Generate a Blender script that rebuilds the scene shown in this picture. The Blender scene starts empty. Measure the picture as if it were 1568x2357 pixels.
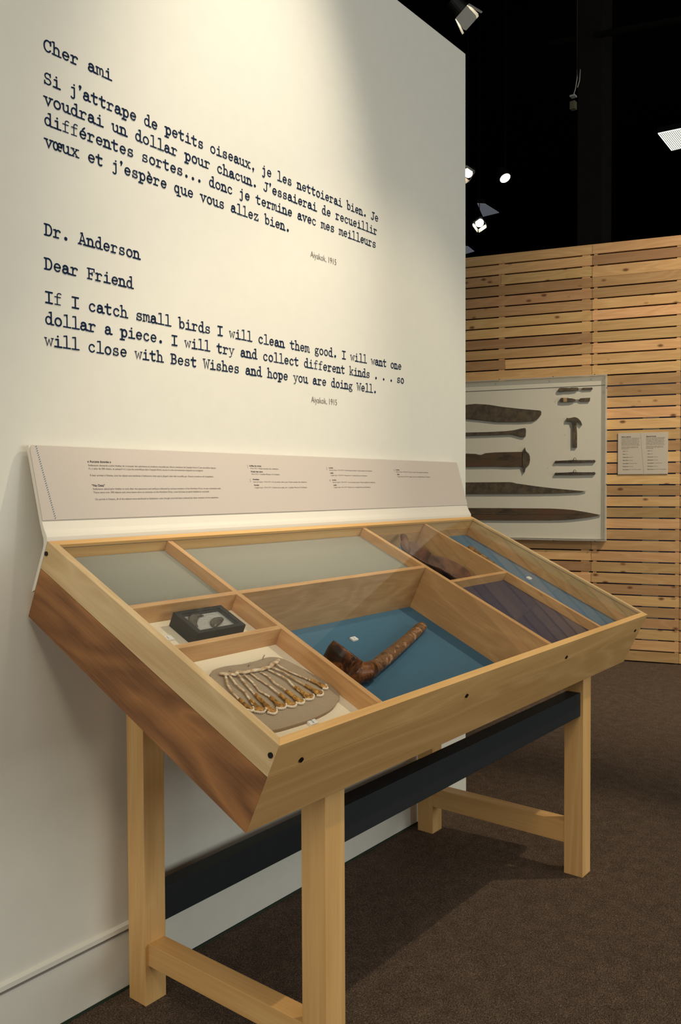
import bpy, bmesh, math, random
from mathutils import Vector, Matrix
C = bpy.context.scene.collection
R = math.radians
rnd = random.Random(7)

# ------------------------------------------------------------------ camera
W_PX, H_PX = 1568, 2357
cam_d = bpy.data.cameras.new('camera'); cam = bpy.data.objects.new('camera', cam_d); C.objects.link(cam)
yaw, pitch, roll = R(-51.6592), R(-1.6138), R(-0.2524)
fw = Vector((-math.sin(yaw)*math.cos(pitch), math.cos(yaw)*math.cos(pitch), math.sin(pitch)))
rt = Vector((math.cos(yaw), math.sin(yaw), 0)); up = rt.cross(fw)
rt2 = rt*math.cos(roll)+up*math.sin(roll); up2 = -rt*math.sin(roll)+up*math.cos(roll)
m = Matrix((rt2, up2, -fw)).transposed().to_4x4(); m.translation = Vector((-0.8501, -1.4025, 1.0191))
cam.matrix_world = m
cam_d.sensor_fit = 'VERTICAL'; cam_d.sensor_height = 36.0; cam_d.lens = 1951.99/H_PX*36.0
cam_d.clip_start = .02; cam_d.clip_end = 80
bpy.context.scene.camera = cam

# ------------------------------------------------------------------ world, exposure, lamps of the room (out of frame), added fill lights
sc = bpy.context.scene
sc.view_settings.view_transform = 'Standard'; sc.view_settings.look = 'None'
sc.view_settings.exposure = 0.0; sc.view_settings.gamma = 1.0
try: sc.view_settings.use_curve_mapping = False
except Exception: pass
w = bpy.data.worlds.new('world'); sc.world = w; w.use_nodes = True
w.node_tree.nodes['Background'].inputs[0].default_value = (.90, 1.0, .96, 1); w.node_tree.nodes['Background'].inputs[1].default_value = .09
sc.cycles.max_bounces = 8; sc.cycles.transparent_max_bounces = 16
try: sc.cycles.use_denoising = True
except Exception: pass

def lamp_spot(name, loc, target, watts, angle, blend, color=(1, .86, .66), size=.04):
    d = bpy.data.lights.new(name, 'SPOT'); d.energy = watts; d.spot_size = R(angle); d.spot_blend = blend
    d.color = color; d.shadow_soft_size = size
    o = bpy.data.objects.new(name, d); C.objects.link(o); o.location = loc
    o.rotation_euler = (Vector(target)-Vector(loc)).to_track_quat('-Z', 'Y').to_euler(); return o
def lamp_area(name, loc, target, watts, sx, sy, color=(1, .95, .88)):
    d = bpy.data.lights.new(name, 'AREA'); d.shape = 'RECTANGLE'; d.size = sx; d.size_y = sy; d.energy = watts; d.color = color
    o = bpy.data.objects.new(name, d); C.objects.link(o); o.location = loc
    o.rotation_euler = (Vector(target)-Vector(loc)).to_track_quat('-Z', 'Y').to_euler(); return o
WARM = (1, .84, .60)
lamp_spot('wall_wash_lamp', (.60, -1.15, 3.9), (.58, 0, 1.66), 325, 28, 1.0, (1, .89, .72), .06)
lamp_spot('case_key_lamp', (2.45, -1.9, 3.8), (.85, -.45, .6), 190, 38, .4, WARM, .03)
lamp_spot('case_left_lamp', (-1.6, -1.9, 3.7), (.9, -.35, .5), 95, 50, .8, WARM, .3)
lamp_spot('slat_wall_lamp', (2.6, -2.3, 4.2), (3.95, -.35, 1.1), 560, 62, .9, (1, .86, .66), .05)
lamp_area('room_fill', (-.8, -3.6, 4.0), (.8, 0, 1.5), 34, 2.5, 2.5, (1, .98, .92))  # added soft fill from above, not a fixture of the room
lamp_area('fill_from_opposite', (2.6, -6.2, 1.5), (.9, 0, .4), 115, 4.5, 2.4, (.96, 1, .96))  # added area fill, brightens the wall under the case like room bounce
lamp_area('fill_from_left', (-3.6, -1.35, 1.8), (.9, -.4, .5), 42, 2.2, 2.2, (1, .95, .86))  # added area fill, lifts the left-facing sides of case and legs

# ------------------------------------------------------------------ materials
def new_mat(name):
    mt = bpy.data.materials.new(name); mt.use_nodes = True; nt = mt.node_tree
    return mt, nt, nt.nodes['Principled BSDF']
def N(nt, t, **k):
    n = nt.nodes.new(t)
    for a, v in k.items(): setattr(n, a, v)
    return n
def L(nt, a, b): nt.links.new(a, b)
def rgb(r, g, b): return tuple(((c/255)/12.92 if c/255 <= .04045 else ((c/255+.055)/1.055)**2.4) for c in (r, g, b))+(1,)
def plain(name, col, rough=.6, noise=.04, scale=60, bump=.0, metal=0, spec=.5):
    mt, nt, b = new_mat(name); b.inputs['Roughness'].default_value = rough; b.inputs['Metallic'].default_value = metal
    b.inputs['Specular IOR Level'].default_value = spec
    tc = N(nt, 'ShaderNodeTexCoord'); n = N(nt, 'ShaderNodeTexNoise'); n.inputs['Scale'].default_value = scale; n.inputs['Detail'].default_value = 4
    L(nt, tc.outputs['Object'], n.inputs['Vector'])
    r = N(nt, 'ShaderNodeValToRGB'); r.color_ramp.elements[0].position = .3; r.color_ramp.elements[1].position = .7
    r.color_ramp.elements[0].color = tuple(c*(1-noise*2) for c in col[:3])+(1,); r.color_ramp.elements[1].color = tuple(min(1, c*(1+noise*2)) for c in col[:3])+(1,)
    L(nt, n.outputs[0], r.inputs[0]); L(nt, r.outputs[0], b.inputs['Base Color'])
    if bump:
        bp = N(nt, 'ShaderNodeBump'); bp.inputs['Strength'].default_value = bump; bp.inputs['Distance'].default_value = .002
        L(nt, n.outputs[0], bp.inputs['Height']); L(nt, bp.outputs[0], b.inputs['Normal'])
    return mt
def wood(name, light, dark, axis=0, rough=.42, fine=260, fig=5.0, contrast=.5, figmix=.5, rand=0.0, knots=False, stretch=.05, spec=.4):
    """figured wood; grain runs along the object's own axis (0,1,2)"""
    mt, nt, b = new_mat(name); b.inputs['Roughness'].default_value = rough; b.inputs['Specular IOR Level'].default_value = spec
    tc = N(nt, 'ShaderNodeTexCoord'); oi = N(nt, 'ShaderNodeObjectInfo')
    off = N(nt, 'ShaderNodeVectorMath', operation='SCALE'); off.inputs[0].default_value = (37, 53, 71); L(nt, oi.outputs['Random'], off.inputs['Scale'])
    add = N(nt, 'ShaderNodeVectorMath', operation='ADD'); L(nt, tc.outputs['Object'], add.inputs[0]); L(nt, off.outputs[0], add.inputs[1])
    def mapped(sl, sc_):
        mp = N(nt, 'ShaderNodeMapping'); s = [sc_]*3; s[axis] = sc_*sl; mp.inputs['Scale'].default_value = s
        L(nt, add.outputs[0], mp.inputs[0]); return mp
    m1 = mapped(stretch*2.2, fig); n1 = N(nt, 'ShaderNodeTexNoise'); n1.inputs['Scale'].default_value = 1; n1.inputs['Detail'].default_value = 3
    n1.inputs['Distortion'].default_value = .6; L(nt, m1.outputs[0], n1.inputs['Vector'])
    # growth rings: iso-lines of a stretched noise
    mul = N(nt, 'ShaderNodeMath', operation='MULTIPLY'); mul.inputs[1].default_value = 9.0; L(nt, n1.outputs[0], mul.inputs[0])
    pp = N(nt, 'ShaderNodeMath', operation='PINGPONG'); pp.inputs[1].default_value = .5; L(nt, mul.outputs[0], pp.inputs[0])
    pw = N(nt, 'ShaderNodeMath', operation='POWER'); pw.inputs[1].default_value = 1.6; 
    dbl = N(nt, 'ShaderNodeMath', operation='MULTIPLY'); dbl.inputs[1].default_value = 2.0; L(nt, pp.outputs[0], dbl.inputs[0]); L(nt, dbl.outputs[0], pw.inputs[0])
    m2 = mapped(stretch*.5, fine); n2 = N(nt, 'ShaderNodeTexNoise'); n2.inputs['Scale'].default_value = 1; n2.inputs['Detail'].default_value = 5
    L(nt, m2.outputs[0], n2.inputs['Vector'])
    mx = N(nt, 'ShaderNodeMix', data_type='FLOAT'); mx.inputs[0].default_value = figmix; L(nt, n2.outputs[0], mx.inputs[2]); L(nt, pw.outputs[0], mx.inputs[3])
    ramp = N(nt, 'ShaderNodeValToRGB'); e = ramp.color_ramp.elements
    e[0].position = .5-contrast/2; e[1].position = .5+contrast/2; e[0].color = dark; e[1].color = light
    L(nt, mx.outputs[0], ramp.inputs[0]); col = ramp.outputs[0]
    if rand:
        hsv = N(nt, 'ShaderNodeHueSaturation'); mr = N(nt, 'ShaderNodeMapRange'); mr.inputs[3].default_value = 1-rand; mr.inputs[4].default_value = 1+rand*.55
        L(nt, oi.outputs['Random'], mr.inputs[0]); L(nt, mr.outputs[0], hsv.inputs['Value']); L(nt, col, hsv.inputs['Color'])
        mr2 = N(nt, 'ShaderNodeMapRange'); mr2.inputs[3].default_value = .485; mr2.inputs[4].default_value = .505
        w_ = N(nt, 'ShaderNodeMath', operation='FRACT'); w2 = N(nt, 'ShaderNodeMath', operation='MULTIPLY'); w2.inputs[1].default_value = 17.3
        L(nt, oi.outputs['Random'], w2.inputs[0]); L(nt, w2.outputs[0], w_.inputs[0]); L(nt, w_.outputs[0], mr2.inputs[0]); L(nt, mr2.outputs[0], hsv.inputs['Hue'])
        col = hsv.outputs[0]
    if knots:
        mp = N(nt, 'ShaderNodeMapping'); s = [16.0]*3; s[axis] = 8.5; s[1] = 0.001; mp.inputs['Scale'].default_value = s
        L(nt, add.outputs[0], mp.inputs[0])
        vo = N(nt, 'ShaderNodeTexVoronoi'); vo.inputs['Scale'].default_value = 1; vo.inputs['Randomness'].default_value = 1; L(nt, mp.outputs[0], vo.inputs['Vector'])
        # only some of the cells carry a knot
        sep = N(nt, 'ShaderNodeSeparateColor'); L(nt, vo.outputs['Color'], sep.inputs[0])
        gt = N(nt, 'ShaderNodeMath', operation='GREATER_THAN'); gt.inputs[1].default_value = .48; L(nt, sep.outputs[0], gt.inputs[0])
        kr = N(nt, 'ShaderNodeMapRange'); kr.inputs[1].default_value = .08; kr.inputs[2].default_value = .19; kr.inputs[3].default_value = 1; kr.inputs[4].default_value = 0
        L(nt, vo.outputs['Distance'], kr.inputs[0])
        mm = N(nt, 'ShaderNodeMath', operation='MULTIPLY'); L(nt, gt.outputs[0], mm.inputs[0]); L(nt, kr.outputs[0], mm.inputs[1])
        m3 = N(nt, 'ShaderNodeMath', operation='MULTIPLY'); m3.inputs[1].default_value = .85; L(nt, mm.outputs[0], m3.inputs[0])
        kx = N(nt, 'ShaderNodeMix', data_type='RGBA'); L(nt, m3.outputs[0], kx.inputs[0]); L(nt, col, kx.inputs[6]); kx.inputs[7].default_value = rgb(92, 52, 26)
        col = kx.outputs[2]
    L(nt, col, b.inputs['Base Color'])
    bp = N(nt, 'ShaderNodeBump'); bp.inputs['Strength'].default_value = .12; bp.inputs['Distance'].default_value = .001
    L(nt, n2.outputs[0], bp.inputs['Height']); L(nt, bp.outputs[0], b.inputs['Normal'])
    return mt
MAP_L, MAP_D = rgb(232, 190, 126), rgb(206, 158, 96)
maple = [wood('maple_%s' % 'xyz'[a], MAP_L, MAP_D, a, figmix=.38, contrast=.75) for a in range(3)]
maple_side = wood('maple_side', rgb(222, 194, 148), rgb(194, 162, 114), 1, figmix=.42, contrast=.7, fig=9)
maple_front_shaded = wood('maple_front_shaded', rgb(220, 177, 118), rgb(196, 150, 92), 0, figmix=.42, contrast=.75, fig=7)  # same maple toned darker, the front face's shade is in the colour
cherry = wood('cherry_side', rgb(178, 122, 70), rgb(96, 58, 28), 1, figmix=.52, contrast=.9, fig=6, stretch=.10)
ply = [wood('ply_%s' % 'xyz'[a], rgb(222, 176, 122), rgb(188, 140, 90), a, figmix=.35, contrast=.9, fig=7, stretch=.12) for a in range(3)]
pine = wood('pine_plank', rgb(222, 184, 128), rgb(190, 145, 92), 0, rough=.6, fine=170, fig=9, figmix=.3, contrast=.9, rand=.40, knots=True, stretch=.06, spec=.25)
pine_v = wood('pine_batten', rgb(216, 176, 118), rgb(176, 130, 80), 2, rough=.65, fine=170, fig=9, figmix=.4, contrast=.9, rand=.1)
wallpaint = plain('wall_paint', rgb(229, 225, 212), .72, .006, 30, .03, spec=.25)
sheetwhite = plain('sheet_white', rgb(222, 215, 200), .45, .004, 20)
panelgrey = plain('print_panel_beige', rgb(198, 186, 174), .5, .01, 400)
ink = plain('ink_navy', rgb(10, 32, 62), .8, .02, 40, spec=.15)
ink_black = plain('ink_black', rgb(34, 30, 30), .6, .02, 40)
ink_grey = plain('ink_grey', rgb(98, 90, 84), .6, .02, 40)
ink_blue = plain('ink_blue', rgb(28, 92, 124), .6, .02, 40)
ink_thin = plain('ink_slate', rgb(110, 112, 130), .6, .02, 40)
black_paint = plain('black_satin', rgb(26, 31, 33), .6, .05, 30, spec=.3)
blacksteel = plain('black_steel', rgb(14, 14, 15), .55, .05, 30)
screwm = plain('screw_black', rgb(20, 20, 22), .3, .05, 80, metal=.6)
felt_grey = plain('lining_grey', rgb(140, 138, 126), .9, .05, 900, .2)
felt_white = plain('lining_cream', rgb(240, 228, 202), .85, .02, 600, .1)
felt_blue = plain('lining_blue', rgb(66, 106, 132), .9, .05, 900, .2)
felt_navy = plain('lining_navy', rgb(40, 44, 70), .85, .05, 900, .2)
taupe = plain('mount_taupe', rgb(166, 146, 122), .9, .05, 700, .3)
tagm = plain('tag_white', rgb(240, 238, 232), .4, .01, 50)
acrylic_white = plain('acrylic_white', rgb(222, 214, 198), .4, .01, 50)
def frosted(name, col, through):
    mt, nt, b = new_mat(name); b.inputs['Base Color'].default_value = col; b.inputs['Roughness'].default_value = .35
    t = N(nt, 'ShaderNodeBsdfTransparent'); t.inputs[0].default_value = (.97, .97, .95, 1); mx = N(nt, 'ShaderNodeMixShader'); mx.inputs[0].default_value = through
    L(nt, b.outputs[0], mx.inputs[1]); L(nt, t.outputs[0], mx.inputs[2]); L(nt, mx.outputs[0], nt.nodes['Material Output'].inputs[0]); return mt
acrylic_white = frosted('acrylic_edge', rgb(226, 220, 206), .6)
casewhite = plain('tool_case_white', rgb(222, 214, 196), .6, .015, 300)
signm = plain('sign_board', rgb(196, 184, 164), .6, .02, 500)
green = plain('tape_green', rgb(34, 52, 34), .7, .05, 50)
ceil_m = plain('ceiling_black', rgb(9, 9, 10), .9, .05, 10, spec=.1)
col_m = plain('column_dark', rgb(44, 40, 36), .9, .05, 10, spec=.1)
bluepanel = plain('back_panel_blue', rgb(58, 66, 96), .8, .05, 10)

def make_carpet():
    mt, nt, b = new_mat('carpet_brown'); b.inputs['Roughness'].default_value = .95; b.inputs['Specular IOR Level'].default_value = .1
    tc = N(nt, 'ShaderNodeTexCoord'); mp = N(nt, 'ShaderNodeMapping'); mp.inputs['Scale'].default_value = (1, 1.7, 1); L(nt, tc.outputs['Object'], mp.inputs[0])
    n = N(nt, 'ShaderNodeTexNoise'); n.inputs['Scale'].default_value = 330; n.inputs['Detail'].default_value = 5; n.inputs['Roughness'].default_value = .75; n.inputs['Distortion'].default_value = 1.2
    L(nt, mp.outputs[0], n.inputs['Vector'])
    n2 = N(nt, 'ShaderNodeTexNoise'); n2.inputs['Scale'].default_value = 28; n2.inputs['Detail'].default_value = 3; L(nt, tc.outputs['Object'], n2.inputs['Vector'])
    mx = N(nt, 'ShaderNodeMix', data_type='FLOAT'); mx.inputs[0].default_value = .07; L(nt, n.outputs[0], mx.inputs[2]); L(nt, n2.outputs[0], mx.inputs[3])
    r = N(nt, 'ShaderNodeValToRGB'); e = r.color_ramp.elements; e[0].position = .36; e[1].position = .66
    e[0].color = rgb(36, 29, 24); e[1].color = rgb(176, 152, 130); k = e.new(.5); k.color = rgb(84, 70, 59)
    L(nt, mx.outputs[0], r.inputs[0]); L(nt, r.outputs[0], b.inputs['Base Color'])
    bp = N(nt, 'ShaderNodeBump'); bp.inputs['Strength'].default_value = .7; bp.inputs['Distance'].default_value = .004; L(nt, n.outputs[0], bp.inputs['Height']); L(nt, bp.outputs[0], b.inputs['Normal'])
    return mt
carpet = make_carpet()
def make_glass():
    """coated (low-reflection) museum glazing: reflects mostly at grazing angles"""
    mt = bpy.data.materials.new('glass_pane'); mt.use_nodes = True; nt = mt.node_tree; nt.nodes.clear()
    o = N(nt, 'ShaderNodeOutputMaterial'); t = N(nt, 'ShaderNodeBsdfTransparent'); g = N(nt, 'ShaderNodeBsdfGlossy'); mx = N(nt, 'ShaderNodeMixShader')
    t.inputs[0].default_value = (.985, .99, .985, 1); g.inputs['Roughness'].default_value = .0
    lw = N(nt, 'ShaderNodeLayerWeight'); lw.inputs['Blend'].default_value = .5
    pw = N(nt, 'ShaderNodeMath', operation='POWER'); pw.inputs[1].default_value = 6.5; L(nt, lw.outputs['Facing'], pw.inputs[0])
    ad = N(nt, 'ShaderNodeMath', operation='MULTIPLY_ADD'); ad.inputs[1].default_value = .72; ad.inputs[2].default_value = .003; L(nt, pw.outputs[0], ad.inputs[0])
    L(nt, ad.outputs[0], mx.inputs[0]); L(nt, t.outputs[0], mx.inputs[1]); L(nt, g.outputs[0], mx.inputs[2]); L(nt, mx.outputs[0], o.inputs[0]); return mt
glass = make_glass()
def emit(name, col, s):
    mt = bpy.data.materials.new(name); mt.use_nodes = True; nt = mt.node_tree; b = nt.nodes['Principled BSDF']
    b.inputs['Emission Color'].default_value = col; b.inputs['Emission Strength'].default_value = s; b.inputs['Base Color'].default_value = (.8, .8, .8, 1); return mt
def mottled(name, cols, scale, rough=.45, axis_scale=(1, 1, 1), bump=.4, dist=.6, detail=6):
    mt, nt, b = new_mat(name); b.inputs['Roughness'].default_value = rough
    tc = N(nt, 'ShaderNodeTexCoord'); mp = N(nt, 'ShaderNodeMapping'); mp.inputs['Scale'].default_value = axis_scale; L(nt, tc.outputs['Object'], mp.inputs[0])
    n = N(nt, 'ShaderNodeTexNoise'); n.inputs['Scale'].default_value = scale; n.inputs['Detail'].default_value = detail; n.inputs['Distortion'].default_value = dist; n.inputs['Roughness'].default_value = .65
    L(nt, mp.outputs[0], n.inputs['Vector']); r = N(nt, 'ShaderNodeValToRGB'); e = r.color_ramp.elements
    e[0].position = .38; e[1].position = .62; e[0].color = cols[0]; e[1].color = cols[-1]
    for i, c in enumerate(cols[1:-1]): k = e.new(.38+.24*(i+1)/(len(cols)-1)); k.color = c
    L(nt, n.outputs[0], r.inputs[0]); L(nt, r.outputs[0], b.inputs['Base Color'])
    bp = N(nt, 'ShaderNodeBump'); bp.inputs['Strength'].default_value = bump; bp.inputs['Distance'].default_value = .0015; L(nt, n.outputs[0], bp.inputs['Height']); L(nt, bp.outputs[0], b.inputs['Normal'])
    return mt
horn_dark = mottled('horn_bowl', [rgb(38, 20, 12), rgb(72, 38, 18), rgb(132, 78, 34), rgb(88, 46, 22)], 34, .35, (1, .35, 1))
horn_stem = mottled('horn_stem', [rgb(62, 42, 26), rgb(134, 94, 58), rgb(96, 66, 40), rgb(178, 134, 98)], 60, .5)
horn_red = mottled('horn_ladle', [rgb(52, 32, 24), rgb(88, 56, 40), rgb(112, 70, 48)], 22, .6)
sinew = mottled('sinew', [rgb(168, 130, 86), rgb(208, 178, 140), rgb(232, 214, 188)], 120, .6)
jawm = mottled('jaw_bone', [rgb(112, 74, 26), rgb(170, 118, 46), rgb(206, 158, 84)], 150, .4)
toothm = plain('tooth_ivory', rgb(240, 226, 204), .35, .05, 300)
clawm = mottled('claw_horn', [rgb(34, 26, 20), rgb(66, 52, 40), rgb(92, 76, 58)], 60, .3)
foam = plain('foam_grey', rgb(172, 168, 164), .9, .08, 260, .3)
boxblack = plain('box_black', rgb(24, 23, 23), .65, .03, 120)
knife_m = mottled('knife_handle', [rgb(84, 56, 26), rgb(132, 92, 46), rgb(160, 116, 64)], 40, .5)
iron = mottled('old_iron', [rgb(66, 56, 44), rgb(84, 72, 56), rgb(98, 84, 64)], 24, .6, (1, 1, 1), .2)
ironred = mottled('rusty_iron', [rgb(62, 48, 36), rgb(88, 70, 50), rgb(96, 66, 46)], 14, .6, (.3, 1, 1), .2)
oldwood = mottled('old_handle_wood', [rgb(70, 58, 44), rgb(96, 80, 60), rgb(110, 94, 70)], 30, .6)
brassm = plain('brass_band', rgb(176, 140, 98), .5, .04, 90)

# ------------------------------------------------------------------ mesh helpers
def link(name, me, mat, parent=None):
    o = bpy.data.objects.new(name, me); C.objects.link(o)
    if mat: me.materials.append(mat)
    if parent: o.parent = parent
    return o
def from_bm(name, bm, mat, parent=None, smooth=False):
    me = bpy.data.meshes.new(name); bm.normal_update(); bm.to_mesh(me); bm.free()
    if smooth:
        for p in me.polygons: p.use_smooth = True
    return link(name, me, mat, parent)
def bevel(bm, amt, seg=2):
    if amt: bmesh.ops.bevel(bm, geom=bm.edges[:], offset=amt, segments=seg, affect='EDGES', profile=.7, clamp_overlap=True)
def box_bm(x0, x1, y0, y1, z0, z1, bev=0):
    bm = bmesh.new(); bmesh.ops.create_cube(bm, size=1)
    for v in bm.verts: v.co = Vector(((x0+x1)/2+v.co.x*(x1-x0), (y0+y1)/2+v.co.y*(y1-y0), (z0+z1)/2+v.co.z*(z1-z0)))
    bevel(bm, bev); return bm
def box(name, x0, x1, y0, y1, z0, z1, mat, parent=None, bev=.001):
    """box with its own origin at its centre-bottom, so grain is local"""
    cx, cy = (x0+x1)/2, (y0+y1)/2
    o = from_bm(name, box_bm(x0-cx, x1-cx, y0-cy, y1-cy, 0, z1-z0, bev), mat, parent); o.location = (cx, cy, z0); return o
def prism(name, poly, a, b, mat, parent=None, bev=0, axis='z', smooth=False):
    """polygon extruded; axis z: poly=(x,y); axis x: poly=(y,z); axis y: poly=(x,z)"""
    f = {'z': lambda p, h: (p[0], p[1], h), 'x': lambda p, h: (h, p[0], p[1]), 'y': lambda p, h: (p[0], h, p[1])}[axis]
    bm = bmesh.new(); A = [bm.verts.new(f(p, a)) for p in poly]; B = [bm.verts.new(f(p, b)) for p in poly]
    bm.faces.new(A); bm.faces.new(B[::-1]); n = len(poly)
    for i in range(n): bm.faces.new((A[i], B[i], B[(i+1) % n], A[(i+1) % n]))
    bmesh.ops.recalc_face_normals(bm, faces=bm.faces[:]); bevel(bm, bev)
    return from_bm(name, bm, mat, parent, smooth)
def tube_bm(pts, rads, seg=12, flat=1.0, bm=None, upv=Vector((0, 0, 1))):
    bm = bm or bmesh.new(); P = [Vector(p) for p in pts]; rings = []
    for i, p in enumerate(P):
        t = (P[min(i+1, len(P)-1)]-P[max(i-1, 0)]).normalized()
        a = upv.cross(t)
        if a.length < 1e-4: a = Vector((1, 0, 0)).cross(t)
        a.normalize(); b_ = t.cross(a).normalized()
        r = rads[i] if isinstance(rads, (list, tuple)) else rads
        rings.append([bm.verts.new(p+a*math.cos(k*2*math.pi/seg)*r+b_*math.sin(k*2*math.pi/seg)*r*flat) for k in range(seg)])
    for i in range(len(rings)-1):
        for k in range(seg): bm.faces.new((rings[i][k], rings[i][(k+1) % seg], rings[i+1][(k+1) % seg], rings[i+1][k]))
    bm.faces.new(rings[0][::-1]); bm.faces.new(rings[-1]); return bm
def cyl(name, c, axis, r, h, mat, parent=None, seg=20, bev=0):
    a = Vector(axis).normalized(); bm = bmesh.new(); bmesh.ops.create_cone(bm, cap_ends=True, segments=seg, radius1=r, radius2=r, depth=h)
    if bev: bevel(bm, bev)
    o = from_bm(name, bm, mat, parent, False); o.location = c; o.rotation_euler = a.to_track_quat('Z', 'Y').to_euler(); return o
def thing(name, label, cat, loc=(0, 0, 0), rot=(0, 0, 0), group=None):
    o = bpy.data.objects.new(name, None); C.objects.link(o); o.location = loc; o.rotation_euler = rot; o.empty_display_size = .05
    o['label'] = label; o['category'] = cat
    if group: o['group'] = group
    return o
def tag(o, label, cat, group=None):
    o['label'] = label; o['category'] = cat
    if group: o['group'] = group
    return o
def struct(o): o['kind'] = 'structure'; return o

# ------------------------------------------------------------------ room
floor = struct(box('floor', -4, 24, -8, 14, -.1, 0, carpet, bev=0))
ceiling = struct(box('ceiling', -4, 24, -8, 14, 6.2, 6.3, ceil_m, bev=0))
struct(box('wall_back', 23.5, 23.6, -8, 14, 0, 6.2, ceil_m, bev=0))
struct(box('wall_front', -2.2, 23.5, 13.5, 13.6, 0, 6.2, ceil_m, bev=0))
WX = 1.586
wall = box('wall_left', -2.6, WX, 0, .15, .125, 2.42, wallpaint, bev=.004); struct(wall)
def wchild(o): o.parent = wall; o.matrix_parent_inverse = Matrix.Translation(wall.location).inverted(); return o
wchild(box('wall_base', -2.6, WX, -.001, .15, .005, .1165, wallpaint, bev=.0015))
wchild(box('groove_shade_core', -2.598, WX-.012, .009, .15, .0, .2, ink_grey, bev=0))  # dark grey core, shadow of the base groove put into its colour
wchild(prism('chamfer_strip', [(-.0, .139), (-.008, .1355), (-.008, .1265), (0.004, .1265), (.004, .139)], -2.6, WX-.002, wallpaint, axis='x'))
wchild(box('floor_tape', -2.6, WX, -.003, .002, 0, .004, green, bev=0))
#wchild(box('cap_corner', WX-.03, WX+.0005, .001, .15, 2.418, 2.4215, wallpaint, bev=.001))

# ------------------------------------------------------------------ typewriter lettering (stroke font)
def arc(cx, cy, rx, ry, a0, a1, n=12): return [(cx+rx*math.cos(R(a0+(a1-a0)*i/n)), cy+ry*math.sin(R(a0+(a1-a0)*i/n))) for i in range(n+1)]
X, A, K, D = .74, 1.2, 1.06, -.33
T0 = .135
G = {}
def g(ch, *strokes, w=T0): G[ch] = (strokes, w)
dot = lambda x, y, r: ('dot', x, y, r)
g('i', [(.26, X-.03), (.52, X)], [(.52, X), (.52, 0)], [(.14, 0), (.9, 0)], dot(.5, 1.03, .105))
g('l', [(.2, A-.04), (.52, A)], [(.52, A), (.52, 0)], [(.12, 0), (.92, 0)], w=.115)
g('j', [(.3, X-.03), (.6, X)], [(.6, X), (.6, -.12)]+arc(.4, -.12, .2, .22, 0, -150), dot(.58, 1.03, .1))
g('o', arc(.5, .37, .34, .38, 0, 360, 24))
g('n', [(.04, X-.03), (.22, X)], [(.22, X), (.22, 0)], [(.02, 0), (.42, 0)], [(.22, .5)]+arc(.48, .46, .26, .29, 165, 0), [(.74, .46), (.74, 0)], [(.58, 0), (.96, 0)], w=.145)
g('h', [(.02, A-.04), (.22, A)], [(.22, A), (.22, 0)], [(.02, 0), (.42, 0)], [(.22, .5)]+arc(.48, .46, .26, .29, 165, 0), [(.74, .46), (.74, 0)], [(.58, 0), (.96, 0)], w=.12)
g('m', [(.0, X-.03), (.14, X)], [(.14, X), (.14, 0)], [(0, 0), (.26, 0)], [(.14, .55)]+arc(.32, .52, .17, .22, 160, 0), [(.49, .52), (.49, .06)], [(.49, .55)]+arc(.67, .52, .17, .22, 160, 0), [(.84, .52), (.84, 0)], [(.74, 0), (1.0, 0)], w=.105)
g('r', [(.1, X-.03), (.32, X)], [(.32, X), (.32, 0)], [(.08, 0), (.62, 0)], [(.32, .45)]+arc(.62, .42, .28, .31, 150, 45), dot(.82, .62, .09), w=.125)
g('u', [(.02, X-.03), (.2, X)], [(.2, X), (.2, .26)]+arc(.44, .26, .24, .25, 180, 330), [(.74, X), (.74, 0)], [(.58, X-.03), (.74, X)], [(.74, 0), (.98, 0)], w=.13)
g('t', [(.38, 1.04), (.38, .2)]+arc(.6, .2, .22, .2, 180, 320), [(.1, X), (.78, X)], w=.15)
g('d', arc(.42, .37, .29, .37, 0, 360, 24), [(.72, A), (.72, 0)], [(.5, A-.04), (.72, A)], [(.72, 0), (.96, 0)], w=.125)
g('b', arc(.56, .37, .29, .37, 0, 360, 24), [(.25, A), (.25, 0)], [(.04, A-.04), (.25, A)], w=.12)
g('p', arc(.56, .37, .29, .37, 0, 360, 24), [(.25, X), (.25, D)], [(.04, X-.02), (.25, X)], [(.04, D), (.52, D)], w=.145)
g('q', arc(.42, .37, .29, .37, 0, 360, 24), [(.72, X), (.72, D)], [(.48, D), (.96, D)], w=.13)
g('a', arc(.44, .5, .26, .25, 155, 0), [(.7, .5), (.7, .14), (.78, .03), (.95, .04)], [(.7, .44), (.42, .42)]+arc(.38, .21, .24, .21, 100, 290)+[(.7, .16)], dot(.22, .58, .09), w=.155)
g('c', arc(.52, .37, .34, .38, 50, 325, 18), dot(.77, .6, .095), w=.125)
g('e', [(.18, .39), (.84, .39)]+arc(.51, .38, .33, .37, 0, 318, 20), w=.125)
g('é', *G['e'][0], [(.46, .9), (.7, 1.12)])
g('è', *G['e'][0], [(.56, .9), (.32, 1.12)])
g('f', [(.42, 0), (.42, .9)]+arc(.66, .92, .24, .22, 180, 40), [(.14, X), (.76, X)], [(.14, 0), (.74, 0)], w=.085)
g('g', arc(.44, .5, .25, .23, 0, 360, 18), [(.64, .66), (.76, .74), (.92, .72)], [(.26, .3), (.2, .16), (.34, .07), (.66, .05), (.82, -.04)]+arc(.5, -.14, .34, .17, 20, -200), [(.22, .0), (.3, .07)], w=.1)
g('k', [(.02, A-.04), (.2, A)], [(.2, A), (.2, 0)], [(.02, 0), (.4, 0)], [(.22, .26), (.72, X)], [(.55, X), (.9, X)], [(.42, .44), (.76, 0)], [(.6, 0), (.96, 0)], w=.09)
g('s', arc(.5, .55, .27, .19, 35, 250, 10)+arc(.5, .19, .3, .19, 75, -150, 12), [(.75, .74), (.75, .54)], [(.2, .22), (.2, 0)], w=.11)
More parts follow.
